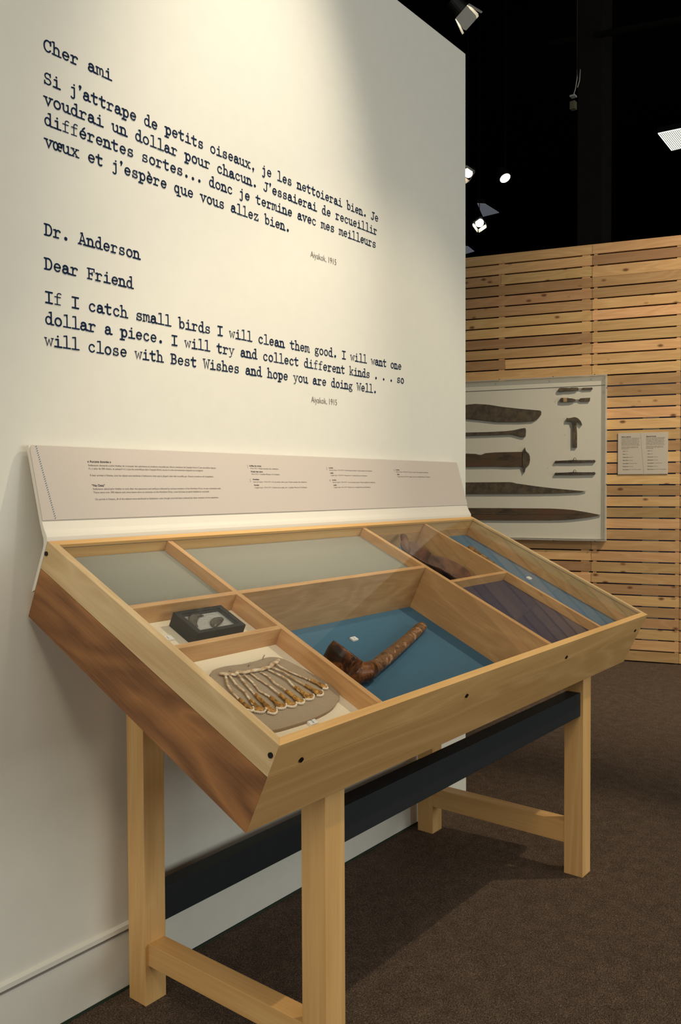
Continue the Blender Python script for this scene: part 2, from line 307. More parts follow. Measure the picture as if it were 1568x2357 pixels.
g('v', [(.04, X), (.36, X)], [(.64, X), (.98, X)], [(.2, X), (.5, 0), (.82, X)], w=.125)
g('w', [(.0, X), (.24, X)], [(.74, X), (1, X)], [(.1, X), (.3, 0), (.5, .62), (.7, 0), (.9, X)], w=.08)
g('x', [(.06, X), (.4, X)], [(.62, X), (.94, X)], [(.2, X), (.8, 0)], [(.78, X), (.2, 0)], [(.04, 0), (.38, 0)], [(.62, 0), (.98, 0)], w=.1)
g('y', [(.02, X), (.36, X)], [(.64, X), (.98, X)], [(.2, X), (.52, .04)], [(.82, X), (.42, -.24), (.24, -.33), (.14, -.28)], w=.08)
g('z', [(.2, .52), (.2, X), (.8, X), (.18, 0), (.84, 0), (.84, .22)], w=.11)
g('œ', arc(.28, .37, .24, .38, 0, 360, 20), [(.52, .39), (.98, .39)]+arc(.75, .38, .23, .37, 0, 300, 16), w=.13)
g('C', arc(.52, .53, .38, .54, 48, 320, 18), [(.84, .7), (.84, 1.08)], w=.13)
g('S', arc(.5, .79, .31, .27, 30, 255, 12)+arc(.5, .27, .34, .28, 80, -150, 14), [(.8, 1.08), (.8, .78)], [(.15, .28), (.15, -.02)], w=.115)
g('D', [(.06, K), (.5, K)]+arc(.5, .53, .36, .53, 90, -90, 14)+[(.06, 0)], [(.24, K), (.24, 0)], w=.135)
g('A', [(.14, 0), (.48, K+.05), (.84, 0)], [(.28, .36), (.7, .36)], [(.0, 0), (.34, 0)], [(.62, 0), (1.0, 0)], [(.3, K+.04), (.48, K+.04)], w=.125)
g('F', [(.26, K), (.26, 0)], [(.08, K), (.9, K), (.9, .76)], [(.26, .55), (.66, .55)], [(.66, .7), (.66, .4)], [(.08, 0), (.6, 0)], w=.11)
g('I', [(.5, K), (.5, 0)], [(.16, K), (.84, K)], [(.16, 0), (.84, 0)], w=.14)
g('B', [(.06, K), (.5, K)]+arc(.5, .81, .28, .25, 90, -90, 10)+[(.26, .56)], [(.5, .56)]+arc(.5, .28, .34, .28, 90, -90, 12)+[(.06, 0)], [(.24, K), (.24, 0)], w=.125)
g('W', [(-.04, K), (.26, K)], [(.76, K), (1.06, K)], [(.1, K), (.28, 0), (.5, .8), (.72, 0), (.92, K)], w=.1)
g('J', [(.4, K), (.92, K)], [(.66, K), (.66, .24)]+arc(.4, .24, .26, .25, 0, -170, 12), w=.13)
g('.', dot(.5, .12, .19)); g(',', dot(.5, .1, .17), [(.58, .06), (.46, -.24)], w=.12); g('’', dot(.5, 1.1, .17), [(.58, 1.06), (.46, .8)], w=.12)

def ribbon(bm, pts, w, z):
    """thick polyline with round ends as one strip"""
    P = [Vector((p[0], p[1])) for p in pts]; q = [P[0]]
    for p in P[1:]:
        if (p-q[-1]).length > 1e-4: q.append(p)
    P = q; n = len(P); h = w/2; Ls = []; Rs = []
    closed = (P[0]-P[-1]).length < .01 and n > 6
    for i in range(n):
        a = P[i]-P[i-1] if i else ((P[-1]-P[-2]) if closed else P[1]-P[0])
        b = P[i+1]-P[i] if i < n-1 else ((P[1]-P[0]) if closed else P[i]-P[i-1])
        a = a.normalized(); b = b.normalized(); t = (a+b)
        t = a if t.length < 1e-3 else t.normalized()
        k = min(1/max(t.dot(a), .35), 2.2); nrm = Vector((-t.y, t.x))*h*k
        Ls.append(bm.verts.new((P[i].x+nrm.x, P[i].y+nrm.y, z))); Rs.append(bm.verts.new((P[i].x-nrm.x, P[i].y-nrm.y, z)))
    for i in range(n-1): bm.faces.new((Rs[i], Rs[i+1], Ls[i+1], Ls[i]))
    if not closed:
        for (p, q_, l, r_) in ((P[0], P[1], Ls[0], Rs[0]), (P[-1], P[-2], Rs[-1], Ls[-1])):
            d = (p-q_).normalized(); a0 = math.atan2(l.co.y-p.y, l.co.x-p.x); vs = [l]
            for k in range(1, 5):
                a = a0+math.pi*k/5
                vs.append(bm.verts.new((p.x+math.cos(a)*h, p.y+math.sin(a)*h, z)))
            vs.append(r_)
            bm.faces.new(vs)
def disc(bm, x, y, r, z, n=14): bm.faces.new([bm.verts.new((x+r*math.cos(2*math.pi*k/n), y+r*math.sin(2*math.pi*k/n), z)) for k in range(n)])
ADV = {'’': .6}
def type_line(name, text, x0, x1, z, s, label):
    """one line of lettering on the wall face; x0..x1 its ends, s the size of one cell"""
    total = sum(ADV.get(c, 1) for c in text); pitch = (x1-x0)/total
    bm = bmesh.new(); cur = 0; lay = 0
    for ch in text:
        if ch != ' ':
            st, wt = G[ch]; tmp = bmesh.new(); wt *= 1.2
            for q in st:
                lay += 1; zz = (lay % 7)*.018
                jit = lambda: rnd.uniform(-.008, .008)
                if q[0] == 'dot': disc(tmp, q[1], q[2], q[3], zz)
                else: ribbon(tmp, [(a+jit(), b+jit()) for a, b in q] if len(q) < 5 else q, wt, zz)
                if q[0] != 'dot' and len(q) == 2 and abs(q[0][1]-q[1][1]) < .01 and wt > .1:   # ink-heavy ends of the serifs
                    for e_ in q: disc(tmp, e_[0], e_[1], wt*.58, zz+.006, 8)
            adv = ADV.get(ch, 1); dx = cur-(1-adv)/2
            for v in tmp.verts: v.co = Vector((x0+(dx+v.co.x)*pitch, -.0006-v.co.z*s*.3, z+v.co.y*s))
            me = bpy.data.meshes.new('t'); tmp.to_mesh(me); tmp.free(); bm.from_mesh(me); bpy.data.meshes.remove(me)
        cur += ADV.get(ch, 1)
    o = from_bm('lettering', bm, ink); wchild(o); o['label'] = label
LS = .0186
for text, x0, x1, z in [
    ('Cher ami', .050, .203, 1.824), ('Si j’attrape de petits oiseaux, je les nettoierai bien. Je', .050, 1.100, 1.7645),
    ('voudrai un dollar pour chacun. J’essaierai de recueillir', .050, 1.094, 1.7265), ('différentes sortes... donc je termine avec mes meilleurs', .050, 1.088, 1.6895),
    ('vœux et j’espère que vous allez bien.', .050, .728, 1.650), ('Dr. Anderson', .047, .267, 1.488), ('Dear Friend', .046, .249, 1.4255),
    ('If I catch small birds I will clean them good. I will want one', .046, 1.213, 1.364), ('dollar a piece. I will try and collect different kinds . . . so', .046, 1.226, 1.325),
    ('will close with Best Wishes and hope you are doing Well.', .045, 1.090, 1.2855)]:
    type_line('lettering', text, x0, x1, z, LS, 'dark blue typewriter lettering reading ' + ' '.join(text.replace('.', '').split()[:5]))

def text_mesh(body, size, xs=1.0, bold=0.0):
    cu = bpy.data.curves.new('txt', 'FONT'); cu.body = body; cu.size = size; cu.offset = bold; cu.resolution_u = 3; cu.fill_mode = 'FRONT' if hasattr(cu, 'fill_mode') else cu.fill_mode
    o = bpy.data.objects.new('txt', cu); C.objects.link(o); bpy.context.view_layer.update()
    me = bpy.data.meshes.new_from_object(o.evaluated_get(bpy.context.evaluated_depsgraph_get())); C.objects.unlink(o); bpy.data.objects.remove(o)
    for v in me.vertices: v.co.x *= xs
    return me
def place_text(name, items, mat, parent, M):
    """items: (string, x, y, size, target width, bold); one part per line of print, y up, on the plane given by matrix M"""
    o = None
    for body, x, y, size, width, bold in items:
        me = text_mesh(body, size, 1, bold)
        wd = max((v.co.x for v in me.vertices), default=1)
        for v in me.vertices: v.co = M @ Vector((x+v.co.x*(width/wd if width else .86), y+v.co.y, 0))
        me.name = name; o = link(name, me, mat, parent)
    return o
MW = Matrix(((1, 0, 0, 0), (0, 0, -1, -.0008), (0, 1, 0, 0), (0, 0, 0, 1)))
for z, n_ in ((1.6055, 'upper'), (1.238, 'lower')):
    o = place_text('lettering', [('Aiyakok, 1915', .804, z, .0225, .105, -.0002)], ink_grey, None, MW); wchild(o); o['label'] = 'small grey signature line Aiyakok 1915, %s one' % n_

# ------------------------------------------------------------------ bent label sheet behind the case
sheet = thing('label_sheet', 'bent white sheet with beige bilingual text panel behind the wooden case', 'sign', (0, 0, 0))
outer = [(-.0159, 1.0985), (-.0549, .9621), (-.0618, .9475), (-.0665, .9405), (-.0695, .9345), (-.0698, .9275), (-.0680, .9215), (-.0290, .8385)]
inner = [(-.0205, .8335), (-.0585, .915), (-.0610, .923), (-.0600, .933), (-.0560, .942), (-.0500, .9585), (-.0095, 1.0985)]
inner = [(y+.002, z) for y, z in inner]
prism('sheet', outer+inner, 0, 1.498, sheetwhite, sheet, axis='x', bev=.0006)
pt, pb = Vector((0, -.0159, 1.0985)), Vector((0, -.0549, .9621)); dn = (pb-pt).normalized(); nr = Vector((1, 0, 0)).cross(dn); nr = nr if nr.y < 0 else -nr
MP = Matrix.Identity(4)
for i in range(3): MP[i][0] = (1, 0, 0)[i]; MP[i][1] = -dn[i]; MP[i][2] = nr[i]; MP[i][3] = pt[i]
bm = bmesh.new(); rr = .010
poly = [(rr*.5, .0002), (1.4985, .0002), (1.4985, -.1405), (.0005, -.1405), (.0005, -rr), (.002, -rr*.45)]
lo = [bm.verts.new(MP @ Vector((a, b, .0002))) for a, b in poly]; hi = [bm.verts.new(MP @ Vector((a, b, .0022))) for a, b in poly]
bm.faces.new(hi); bm.faces.new(lo[::-1])
for i in range(6): bm.faces.new((lo[i], lo[(i+1) % 6], hi[(i+1) % 6], hi[i]))
bmesh.ops.recalc_face_normals(bm, faces=bm.faces[:]); bevel(bm, .0005, 1)
pp = from_bm('print_panel', bm, panelgrey, sheet)
MT = MP @ Matrix.Translation((0, 0, .0025))
T_body = [('Stefansson demande à John Hadley de s’occuper des spécimens et artefacts recueillis par divers membres de l’équipe Nord. C’est une tâche ingrate.', .116, -.0376, .0052, .330, 0),
 ('Il y a plus de 300 objets, et puisqu’il n’y a pas de scientifique dans l’équipe Nord, aucun n’a été correctement étiqueté ou enregistré.', .116, -.0441, .0052, .291, 0),
 ('À leur arrivée à Ottawa, tous les objets sont attribués à Stefansson, bien que la plupart aient été recueillis par d’autres membres de l’expédition.', .116, -.0575, .0052, .318, 0),
 ('Stefansson asked John Hadley to look after the specimens and artifacts collected by various members of the Northern Party. It was a thankless task.', .117, -.0844, .0052, .331, 0),
 ('There were over 300 objects and, since there were no scientists on the Northern Party, none had been properly labelled or recorded.', .117, -.0913, .0052, .295, 0),
 ('On arrival in Ottawa, all of the objects were attributed to Stefansson, even though most had been collected by other members of the expedition.', .118, -.1048, .0052, .318, 0),
 ('1914–1917 • Musée canadien des civilisations', .553, -.0366, .0047, .096, 0), ('1914–1917 • Canadian Museum of Civilization', .553, -.0504, .0047, .097, 0),
 ('Inuit du Cuivre • 1914–1917 • Os de caribou, dent, peau • Musée canadien des civilisations', .554, -.0690, .0047, .189, 0), ('Copper Inuit • 1914–1917 • Caribou bone, teeth, skin • Canadian Museum of Civilization', .555, -.0826, .0047, .184, 0),
 ('Inuit du Cuivre • 1914–1917 • Corne de bœuf musqué • Musée canadien des civilisations', .842, -.0364, .0047, .186, 0), ('Copper Inuit • 1914–1917 • Muskox horn • Canadian Museum of Civilization', .843, -.0504, .0047, .157, 0),
 ('Inuit du Cuivre • 1914–1917 • Corne de bœuf musqué • Musée canadien des civilisations', .844, -.0690, .0047, .186, 0), ('Copper Inuit • 1914–1917 • Muskox horn • Canadian Museum of Civilization', .845, -.0826, .0047, .158, 0),
 ('Inuit du Cuivre • 1914–1917 • Cuivre, os, peau • Musée canadien des civilisations', 1.144, -.0374, .0047, .170, 0), ('Copper Inuit • 1914–1917 • Copper, bone, skin • Canadian Museum of Civilization', 1.145, -.0514, .0047, .171, 0)]
T_head = [('« Aucune donnée »', .116, -.0305, .0066, .054, .00013), ('“No Data”', .116, -.0781, .0066, .030, .00013),
 ('Griffes de grizzly', .552, -.0305, .0050, .040, .0001), ('Grizzly bear claws', .553, -.0443, .0050, .040, .0001), ('Amulette', .554, -.0630, .0050, .021, .0001), ('Amulet', .554, -.0767, .0050, .017, .0001),
 ('Louche', .842, -.0305, .0050, .017, .0001), ('Ladle', .843, -.0443, .0050, .013, .0001), ('Louche', .844, -.0630, .0050, .017, .0001), ('Ladle', .845, -.0767, .0050, .013, .0001),
 ('Couteau', 1.144, -.0312, .0050, .018, .0001), ('Knife', 1.145, -.0450, .0050, .012, .0001)]
T_num = [('1', .544, -.034, .0105, None, -.0001), ('2', .543, -.0675, .0105, None, -.0001), ('3', .831, -.035, .0105, None, -.0001), ('4', .833, -.0665, .0105, None, -.0001), ('5', 1.134, -.0355, .0105, None, -.0001)]
place_text('body_text', T_body, ink_grey, sheet, MT); place_text('heading_text', T_head, ink_black, sheet, MT); place_text('item_number', T_num, ink_thin, sheet, MT)
bm = bmesh.new()
nd = 34
for k in range(nd):
    s = .0012+k*(.1385/nd); x = .0125+(.0265-.0125)*s/.1407
    q = [(x-.0016, -(s+.0026)), (x-.0002, -(s+.0028)), (x+.0024, -(s+.0002)), (x+.0010, -s)]
    bm.faces.new([bm.verts.new(MT @ Vector((a, b, 0))) for a, b in q])
from_bm('dashed_stripe', bm, ink_blue, sheet)

# ------------------------------------------------------------------ display case (tilted body on a leg frame)
TH = 25.3408; WD, DP, TT, RR = 1.5, .6085, .1531, .0542
case = thing('display_case', 'maple table display case with tilted glass top and compartments, against the white wall', 'display case')
def tl(o):                                        # place a piece modelled in the tilted frame (x, -depth, -height)
    o.rotation_euler = (R(TH), 0, 0); o.location = (0, -.0717, .9276); return o
RW = .0145
rims = [('rim', [(0, 0), (RW, -RW), (RW, -DP+RW), (0, -DP)], maple_side), ('rim', [(0, 0), (WD, 0), (WD-RW, -RW), (RW, -RW)], maple[0]),
        ('rim', [(WD, 0), (WD, -DP), (WD-RW, -DP+RW), (WD-RW, -RW)], maple_side), ('rim', [(0, -DP), (RW, -DP+RW), (WD-RW, -DP+RW), (WD, -DP)], maple[0])]
for n_, poly, mt in rims: tl(prism(n_, poly, -RR+.0004, 0, mt, case, bev=.0007))
bods = [('side_board', rims[0][1], cherry), ('side_board', rims[1][1], maple[0]), ('side_board', rims[2][1], maple_side), ('side_board', rims[3][1], maple_front_shaded)]
for i, (n_, poly, mt) in enumerate(bods):
    o = tl(prism(n_, poly, -TT, -RR-.0003, mt, case, bev=.0012))
    if i == 0: o['label'] = 'reddish brown side board with swirling grain'
o = from_bm('bottom_board', box_bm(RW, WD-RW, -DP+RW, -RW, -TT+.004, -TT+.014), ply[0], case); tl(o)
# lining boards inside, a hair proud below the removable rim
LI = .0006
for poly, mt in (([(RW, -RW), (RW+LI, -RW-LI), (RW+LI, -DP+RW+LI), (RW, -DP+RW)], ply[1]), ([(RW, -RW), (WD-RW, -RW), (WD-RW-LI, -RW-LI), (RW+LI, -RW-LI)], ply[0]),
                 ([(WD-RW, -RW), (WD-RW, -DP+RW), (WD-RW-LI, -DP+RW+LI), (WD-RW-LI, -RW-LI)], ply[1]), ([(RW, -DP+RW), (WD-RW, -DP+RW), (WD-RW-LI, -DP+RW+LI), (RW+LI, -DP+RW+LI)], ply[0])):
    tl(prism('inner_lining', poly, -.136, -.031, mt, case))
V1, V2, V3, H1, H2, H3 = (.2615, .2735), (.911, .926), (1.2065, 1.2185), (.219, .230), (.296, .306), (.343, .3535)
F0, F1 = RW+LI, DP-RW-LI
TOP = -.0068
def divider(x0, x1, v0, v1, depth, mt):
    o = from_bm('divider', box_bm(x0, x1, -v1, -v0, -depth, TOP, .0005), mt, case); tl(o)
for vv, dd in ((V1, .125), (V2, .125), (V3, .125)): divider(vv[0], vv[1], F0, F1, dd, ply[1])
divider(F0, V1[0]-.0002, *H1, .125, ply[0]); divider(V1[1]+.0002, V2[0]-.0002, *H1, .125, ply[0])
divider(V2[1]+.0002, V3[0]-.0002, *H2, .125, ply[0]); divider(F0, V1[0]-.0002, *H3, .125, ply[0])
def lining(x0, x1, v0, v1, w, mt, lab):
    o = from_bm('compartment_floor', box_bm(x0+.0003, x1-.0003, -v1+.0003, -v0-.0003, -w-.006, -w), mt, case); tl(o); o['label'] = lab
lining(F0, V1[0], F0, H1[0], .028, felt_grey, 'grey board filling the back left compartment')
lining(V1[1], V2[0], F0, H1[0], .029, felt_grey, 'grey board filling the wide back compartment')
lining(F0, V1[0], H1[1], H3[0], .041, felt_white, 'cream floor under the black box')
lining(F0, V1[0], H3[1], F1, .040, felt_white, 'cream floor under the amulet')
lining(V1[1], V2[0], H1[1], F1, .118, felt_blue, 'deep blue floor of the large central compartment')
lining(V2[1], V3[0], F0, H2[0], .075, felt_blue, 'blue floor under the dark ladle')
lining(V2[1], V3[0], H2[1], F1, .029, felt_navy, 'dark navy panel at the front right')
lining(V3[1], WD-F0, F0, F1, .056, felt_blue, 'blue floor of the right-hand compartment')
o = from_bm('glass_top', box_bm(RW-.002, WD-RW+.002, -DP+RW-.002, -RW+.002, -.0062, -.0025), glass, case); tl(o)
# the recess line where the glass sits
for poly in ([(RW, -RW), (RW+.0012, -RW-.0012), (RW+.0012, -DP+RW+.0012), (RW, -DP+RW)], [(RW, -RW), (WD-RW, -RW), (WD-RW-.0012, -RW-.0012), (RW+.0012, -RW-.0012)], [(WD-RW, -RW), (WD-RW, -DP+RW), (WD-RW-.0012, -DP+RW+.0012), (WD-RW-.0012, -RW-.0012)]):
    tl(prism('glass_bead', poly, -.0068, -.0062, ink_grey, case))
for u in (.066, .541, .998, 1.453):
    e_ = bpy.data.objects.new('x', None)
    o = cyl('screw', (0, 0, 0), (0, 1, 0), .0042, .003, screwm, case, 16)
    M = Matrix.Translation((0, -.0717, .9276)) @ Matrix.Rotation(R(TH), 4, 'X'); loc = M @ Vector((u, -DP-.0006, -.044))
    o.location = loc; o.rotation_euler = (M.to_3x3() @ Vector((0, 1, 0))).to_track_quat('Z', 'Y').to_euler(); bpy.data.objects.remove(e_)
TM = Matrix.Translation((0, -.0717, .9276)) @ Matrix.Rotation(R(TH), 4, 'X')
for v in (.006, .601):
    o = cyl('screw', TM @ Vector((-.0006, -v, -.0215)), (1, 0, 0), .0042, .003, screwm, case, 16)
# leg frame
S = .0511; XL, XR, YB, YF = .1971, 1.2518, -.0801, -.5396
def under(y): # height of the case underside above the floor at y
    # underside plane passes through the back bottom edge
    return .9276-math.sin(R(TH))*((-.0717+TT*math.sin(R(TH))-y)/math.cos(R(TH)))-TT*math.cos(R(TH))
for x in (XL, XR):
    for y in (YB, YF):
        zt = [(y, under(y)-.0004), (y+S, under(y+S)-.0004)]
        bm = bmesh.new()
        vs = [(-S/2, -S/2, 0), (S/2, -S/2, 0), (S/2, S/2, 0), (-S/2, S/2, 0)]
        b_ = [bm.verts.new(v) for v in vs]; t_ = [bm.verts.new((v[0], v[1], zt[0][1] if v[1] < 0 else zt[1][1])) for v in vs]
        bm.faces.new(b_[::-1]); bm.faces.new(t_)
        for i in range(4): bm.faces.new((b_[i], b_[(i+1) % 4], t_[(i+1) % 4], t_[i]))
        bevel(bm, .0008)
        o = from_bm('leg', bm, maple[2], case); o.location = (x+S/2, y+S/2, 0)
for x, z0, z1 in ((XL+.008, .078, .122), (XR+.003, .080, .135)): box('stretcher', x, x+.040, YF+S-.001, YB+.001, z0, z1, maple[1], case, .001)
for y, z0, z1, x0, x1 in ((YF+.0075, .424, .485, XL+S-.001, XR+.001), (YB+.004, .150, .217, XL+S-.001, XR+.001)):
    o = box('crossbar', x0, x1, y, y+.037, z0, z1, black_paint, case, .001); o['label'] = 'black painted crossbar'

# ------------------------------------------------------------------ exhibits: helper frame for things lying in the case
def tthing(name, label, cat, u, v, w_, rz=0, group=None):
    o = thing(name, label, cat, group=group); o.matrix_world = TM @ Matrix.Translation((u, -v, -w_)) @ Matrix.Rotation(rz, 4, 'Z'); return o
# black box with two claws
bx = tthing('specimen_box', 'small black open-topped box with grey foam in the left compartment', 'box', .1545, .2810, .041)
HW, HD, BH = .0555, .0345, .027
outerp = [(-HW, -HD), (HW, -HD), (HW, HD), (-HW, HD)]; ti = .0105
bm = bmesh.new()
def ring_box(bm, ox, oy, ix, iy, z0, z1):
    o0 = [bm.verts.new((sx*ox, sy*oy, z0)) for sx, sy in ((-1, -1), (1, -1), (1, 1), (-1, 1))]; o1 = [bm.verts.new((v.co.x, v.co.y, z1)) for v in o0]
    i0 = [bm.verts.new((sx*ix, sy*iy, z0)) for sx, sy in ((-1, -1), (1, -1), (1, 1), (-1, 1))]; i1 = [bm.verts.new((v.co.x, v.co.y, z1)) for v in i0]
    for k in range(4):
        j = (k+1) % 4
        bm.faces.new((o0[k], o0[j], o1[j], o1[k])); bm.faces.new((i0[j], i0[k], i1[k], i1[j])); bm.faces.new((o1[k], o1[j], i1[j], i1[k])); bm.faces.new((o0[j], o0[k], i0[k], i0[j]))
ring_box(bm, HW, HD, HW-ti, HD-ti*.75, 0.0003, BH); from_bm('box_frame', bm, boxblack, bx)
from_bm('foam_pad', box_bm(-HW+ti, HW-ti, -HD+ti*.75, HD-ti*.75, .0005, .0195), foam, bx)
from_bm('box_window', box_bm(-HW+ti, HW-ti, -HD+ti*.75, HD-ti*.75, BH-.0014, BH-.0006), glass, bx)
def claw(label, path, rads, w_):
    pts = [TM @ Vector((u, -v, -w_)) for u, v in path]
    c = thing('bear_claw', label, 'claw', pts[len(pts)//2], group='two claws on the foam')
    bm = tube_bm([p-c.location for p in pts], rads, 12, .5, upv=(TM.to_3x3() @ Vector((0, 0, 1))))
    o = from_bm('claw', bm, clawm, c, True); md = o.modifiers.new('s', 'SUBSURF'); md.levels = md.render_levels = 1
    return c, pts
c1, p1 = claw('dark curved claw nearer the left end of the black box', [(.158, .263), (.150, .258), (.139, .259), (.129, .266), (.122, .275), (.118, .285), (.120, .292)], [.002, .0045, .0085, .0098, .0078, .005, .0025], .0195)
c2, p2 = claw('dark curved claw with broken tip at the right end of the black box', [(.189, .279), (.181, .280), (.172, .283), (.163, .287), (.155, .293), (.149, .299)], [.004, .007, .0095, .0098, .0076, .003], .0195)

# number tags
def num_tag(txt, u, v, w_, label, rz=0):
    t = tthing('number_tag', label, 'label', u, v, w_, rz, group='white number tags in the case')
    from_bm('tag_block', box_bm(-.009, .009, -.006, .006, .0002, .0042, .0005), tagm, t)
    place_text('numeral', [(txt, -.003, -.0035, .0095, None, 0)], ink_blue, t, Matrix.Translation((0, 0, .0045)))
num_tag('1', .068, .283, .041, 'white number tag beside the black box, partly behind the left rim')
num_tag('2', .146, .5545, .040, 'white number tag reading 2 at the front of the amulet compartment')
num_tag('3', .595, .302, .118, 'white number tag on the blue floor behind the pipe-shaped ladle')
num_tag('5', 1.413, .288, .056, 'white number tag on blue floor of the right-hand compartment')

# amulet mount
def smooth_loop(P, n=4):
    out = []; m_ = len(P)
    for i in range(m_):
        a, b, c, d = (Vector(P[(i+k-1) % m_]) for k in range(4))
        for j in range(n):
            t = j/n; out.append(tuple(.5*((2*b)+(-a+c)*t+(2*a-5*b+4*c-d)*t*t+(-a+3*b-3*c+d)*t**3)))
    return out
mo = tthing('amulet_mount', 'taupe rounded padded mount board under the string of jaw pendants', 'mount', .155, .47, .040)
outl = [(.060, .402), (.075, .390), (.105, .387), (.140, .391), (.172, .391), (.204, .389), (.226, .397), (.239, .420), (.250, .455), (.257, .495), (.252, .520), (.232, .533), (.200, .545), (.150, .551), (.105, .551), (.062, .548), (.034, .535), (.025, .50), (.030, .45), (.045, .418)]
prism('board', smooth_loop([(u-.155, -(v-.47)) for u, v in outl], 3), .0003, .0062, taupe, mo, bev=.0012)
for u, v in ((.098, .405), (.146, .401), (.189, .391), (.222, .470)):
    bm = tube_bm([(u-.155, -(v-.47), .006), (u-.155, -(v-.47), .010), (u-.151, -(v-.472), .012), (u-.149, -(v-.474), .0105)], .0011, 6); from_bm('pin', bm, taupe, mo, True)
am = tthing('amulet', 'sinew string with nine hanging jawbone pendants edged with white teeth', 'amulet', .155, .47, .0335)
def lp(u, v, h=0): return Vector((u-.155, -(v-.47), h))
band = [(.076, .405), (.086, .411), (.094, .409), (.100, .416), (.108, .413), (.114, .410), (.121, .416), (.134, .417), (.149, .416), (.158, .419), (.167, .418), (.182, .417), (.190, .413), (.197, .411), (.206, .409), (.214, .405)]
bm = tube_bm([lp(u, v, .003+.0012*math.sin(i*2.1)) for i, (u, v) in enumerate(band)], [.0030+.0011*abs(math.sin(i*1.7)) for i in range(len(band))], 8, .55)
from_bm('cord', bm, sinew, am, True)
strands = [[(.084, .411), (.069, .432), (.062, .450), (.060, .467), (.059, .484), (.061, .500)],
 [(.090, .414), (.083, .438), (.084, .458), (.078, .476), (.073, .490), (.074, .509)], [(.106, .418), (.101, .440), (.097, .465), (.093, .488), (.091, .519)],
 [(.117, .420), (.117, .442), (.111, .465), (.116, .481), (.116, .496), (.117, .514)], [(.133, .420), (.134, .436), (.138, .458), (.138, .480), (.137, .500), (.138, .517)],
 [(.153, .423), (.157, .438), (.153, .458), (.157, .476), (.157, .495), (.160, .516)], [(.172, .422), (.180, .443), (.184, .459), (.181, .473), (.181, .492), (.186, .513)],
 [(.183, .421), (.194, .438), (.198, .460), (.203, .476), (.208, .493), (.214, .511)], [(.199, .415), (.203, .432), (.214, .451), (.225, .468), (.233, .484), (.239, .500)]]
for si, s in enumerate(strands):
    s = [(a, b) for a, b in s]; n = len(s); cut = n-2
    path = [lp(u, v, .0025+.0008*math.sin(i+si)) for i, (u, v) in enumerate(s[:cut])]+[lp(*s[cut], .0022)]
    q = []
    for i in range(len(path)-1):
        for j in range(3): q.append(path[i].lerp(path[i+1], j/3))
    q.append(path[-1])
    bm = tube_bm(q, [.0019+.0007*abs(math.sin(i*1.3+si)) for i in range(len(q))], 7, .4)
    pend = from_bm('pendant', bm, sinew, am, True)
    a, b = lp(*s[cut-1]).lerp(lp(*s[cut]), .25), lp(*s[-1]); d = (b-a); L_ = d.length; d.normalize(); sd = Vector((-d.y, d.x, 0))
    fw_ = .0100+.0014*math.sin(si*2.3); 
    if si in (0, 8): fw_ = .0062
    bm = bmesh.new(); rows = []
    for k in range(9):
        t = k/8; hw = .0021+(fw_-.0021)*(max(0, (t-.35)/.65)**1.3); cen = a+d*L_*t; rows.append([])
        for j in range(7):
            x = -1+j/3; rows[-1].append(bm.verts.new(cen+sd*hw*x+Vector((0, 0, .0012+.0034*(1-x*x)*(1-.45*t)+.0006*math.sin(k*2+j))) - d*(.0045*x*x*t)))
    for k in range(8):
        for j in range(6): bm.faces.new((rows[k][j], rows[k][j+1], rows[k+1][j+1], rows[k+1][j]))
    jw = from_bm('jawbone', bm, jawm, pend, True); md = jw.modifiers.new('s', 'SOLIDIFY'); md.thickness = .0015
    bm = bmesh.new(); nt_ = 9
    for j in range(nt_):
        x = -1+2*j/(nt_-1); c_ = b+sd*fw_*x-d*(.0045*x*x)+d*.0008+Vector((0, 0, .0022))
        q_ = bmesh.ops.create_cube(bm, size=1)['verts']; an = math.atan2(d.y, d.x)+x*-.5
        for v in q_: v.co = Matrix.Translation(c_) @ Matrix.Rotation(an, 4, 'Z') @ Vector((v.co.x*.0040, v.co.y*.0020, v.co.z*.0032))
    bevel(bm, .0005, 1)
    te = from_bm('teeth', bm, toothm, pend); te['kind'] = 'stuff'

# pipe-shaped ladle in the blue compartment
def remesh(o, vs, sm=4):
    r_ = o.modifiers.new('r', 'REMESH'); r_.mode = 'VOXEL'; r_.voxel_size = vs; r_.use_smooth_shade = True
    s_ = o.modifiers.new('s', 'SMOOTH'); s_.iterations = sm; s_.factor = .5
ld = tthing('pipe_shaped_ladle', 'brown carved ladle shaped like a tobacco pipe on the blue floor', 'ladle', .50, .42, .118)
def lq(u, v, w_): return Vector((u-.50, -(v-.42), .118-w_))
bm = bmesh.new()
c_top, c_bot = lq(.432, .388, .060), lq(.425, .425, .100)
ax = Vector((.45, .0, .85)).normalized(); a1 = Vector((0, 1, 0)); a2 = ax.cross(a1).normalized()
prof = [(0, -.056), (.014, -.056), (.026, -.050), (.034, -.036), (.037, -.015), (.0355, 0), (.0335, .001), (.0315, 0), (.031, -.015), (.028, -.036), (.014, -.046), (0, -.047)]
bc = lq(.440, .392, .062); rings = []
for r_, h_ in prof:
    rings.append([bm.verts.new(bc+ax*h_+(a1*math.cos(k*math.pi/14)+a2*math.sin(k*math.pi/14))*max(r_, .0003)) for k in range(28)])
for i in range(len(rings)-1):
    for k in range(28): bm.faces.new((rings[i][k], rings[i][(k+1) % 28], rings[i+1][(k+1) % 28], rings[i+1][k]))
bm.faces.new(rings[0]); bm.faces.new(rings[-1][::-1])
bmesh.ops.recalc_face_normals(bm, faces=bm.faces[:])
tube_bm([lq(.425, .400, .100), lq(.455, .418, .100), lq(.480, .424, .098), lq(.500, .421, .098), lq(.512, .418, .099)], [.020, .0245, .0215, .0178, .016], 20, .95, bm)
bo = from_bm('bowl', bm, horn_dark, ld); remesh(bo, .0016, 3)
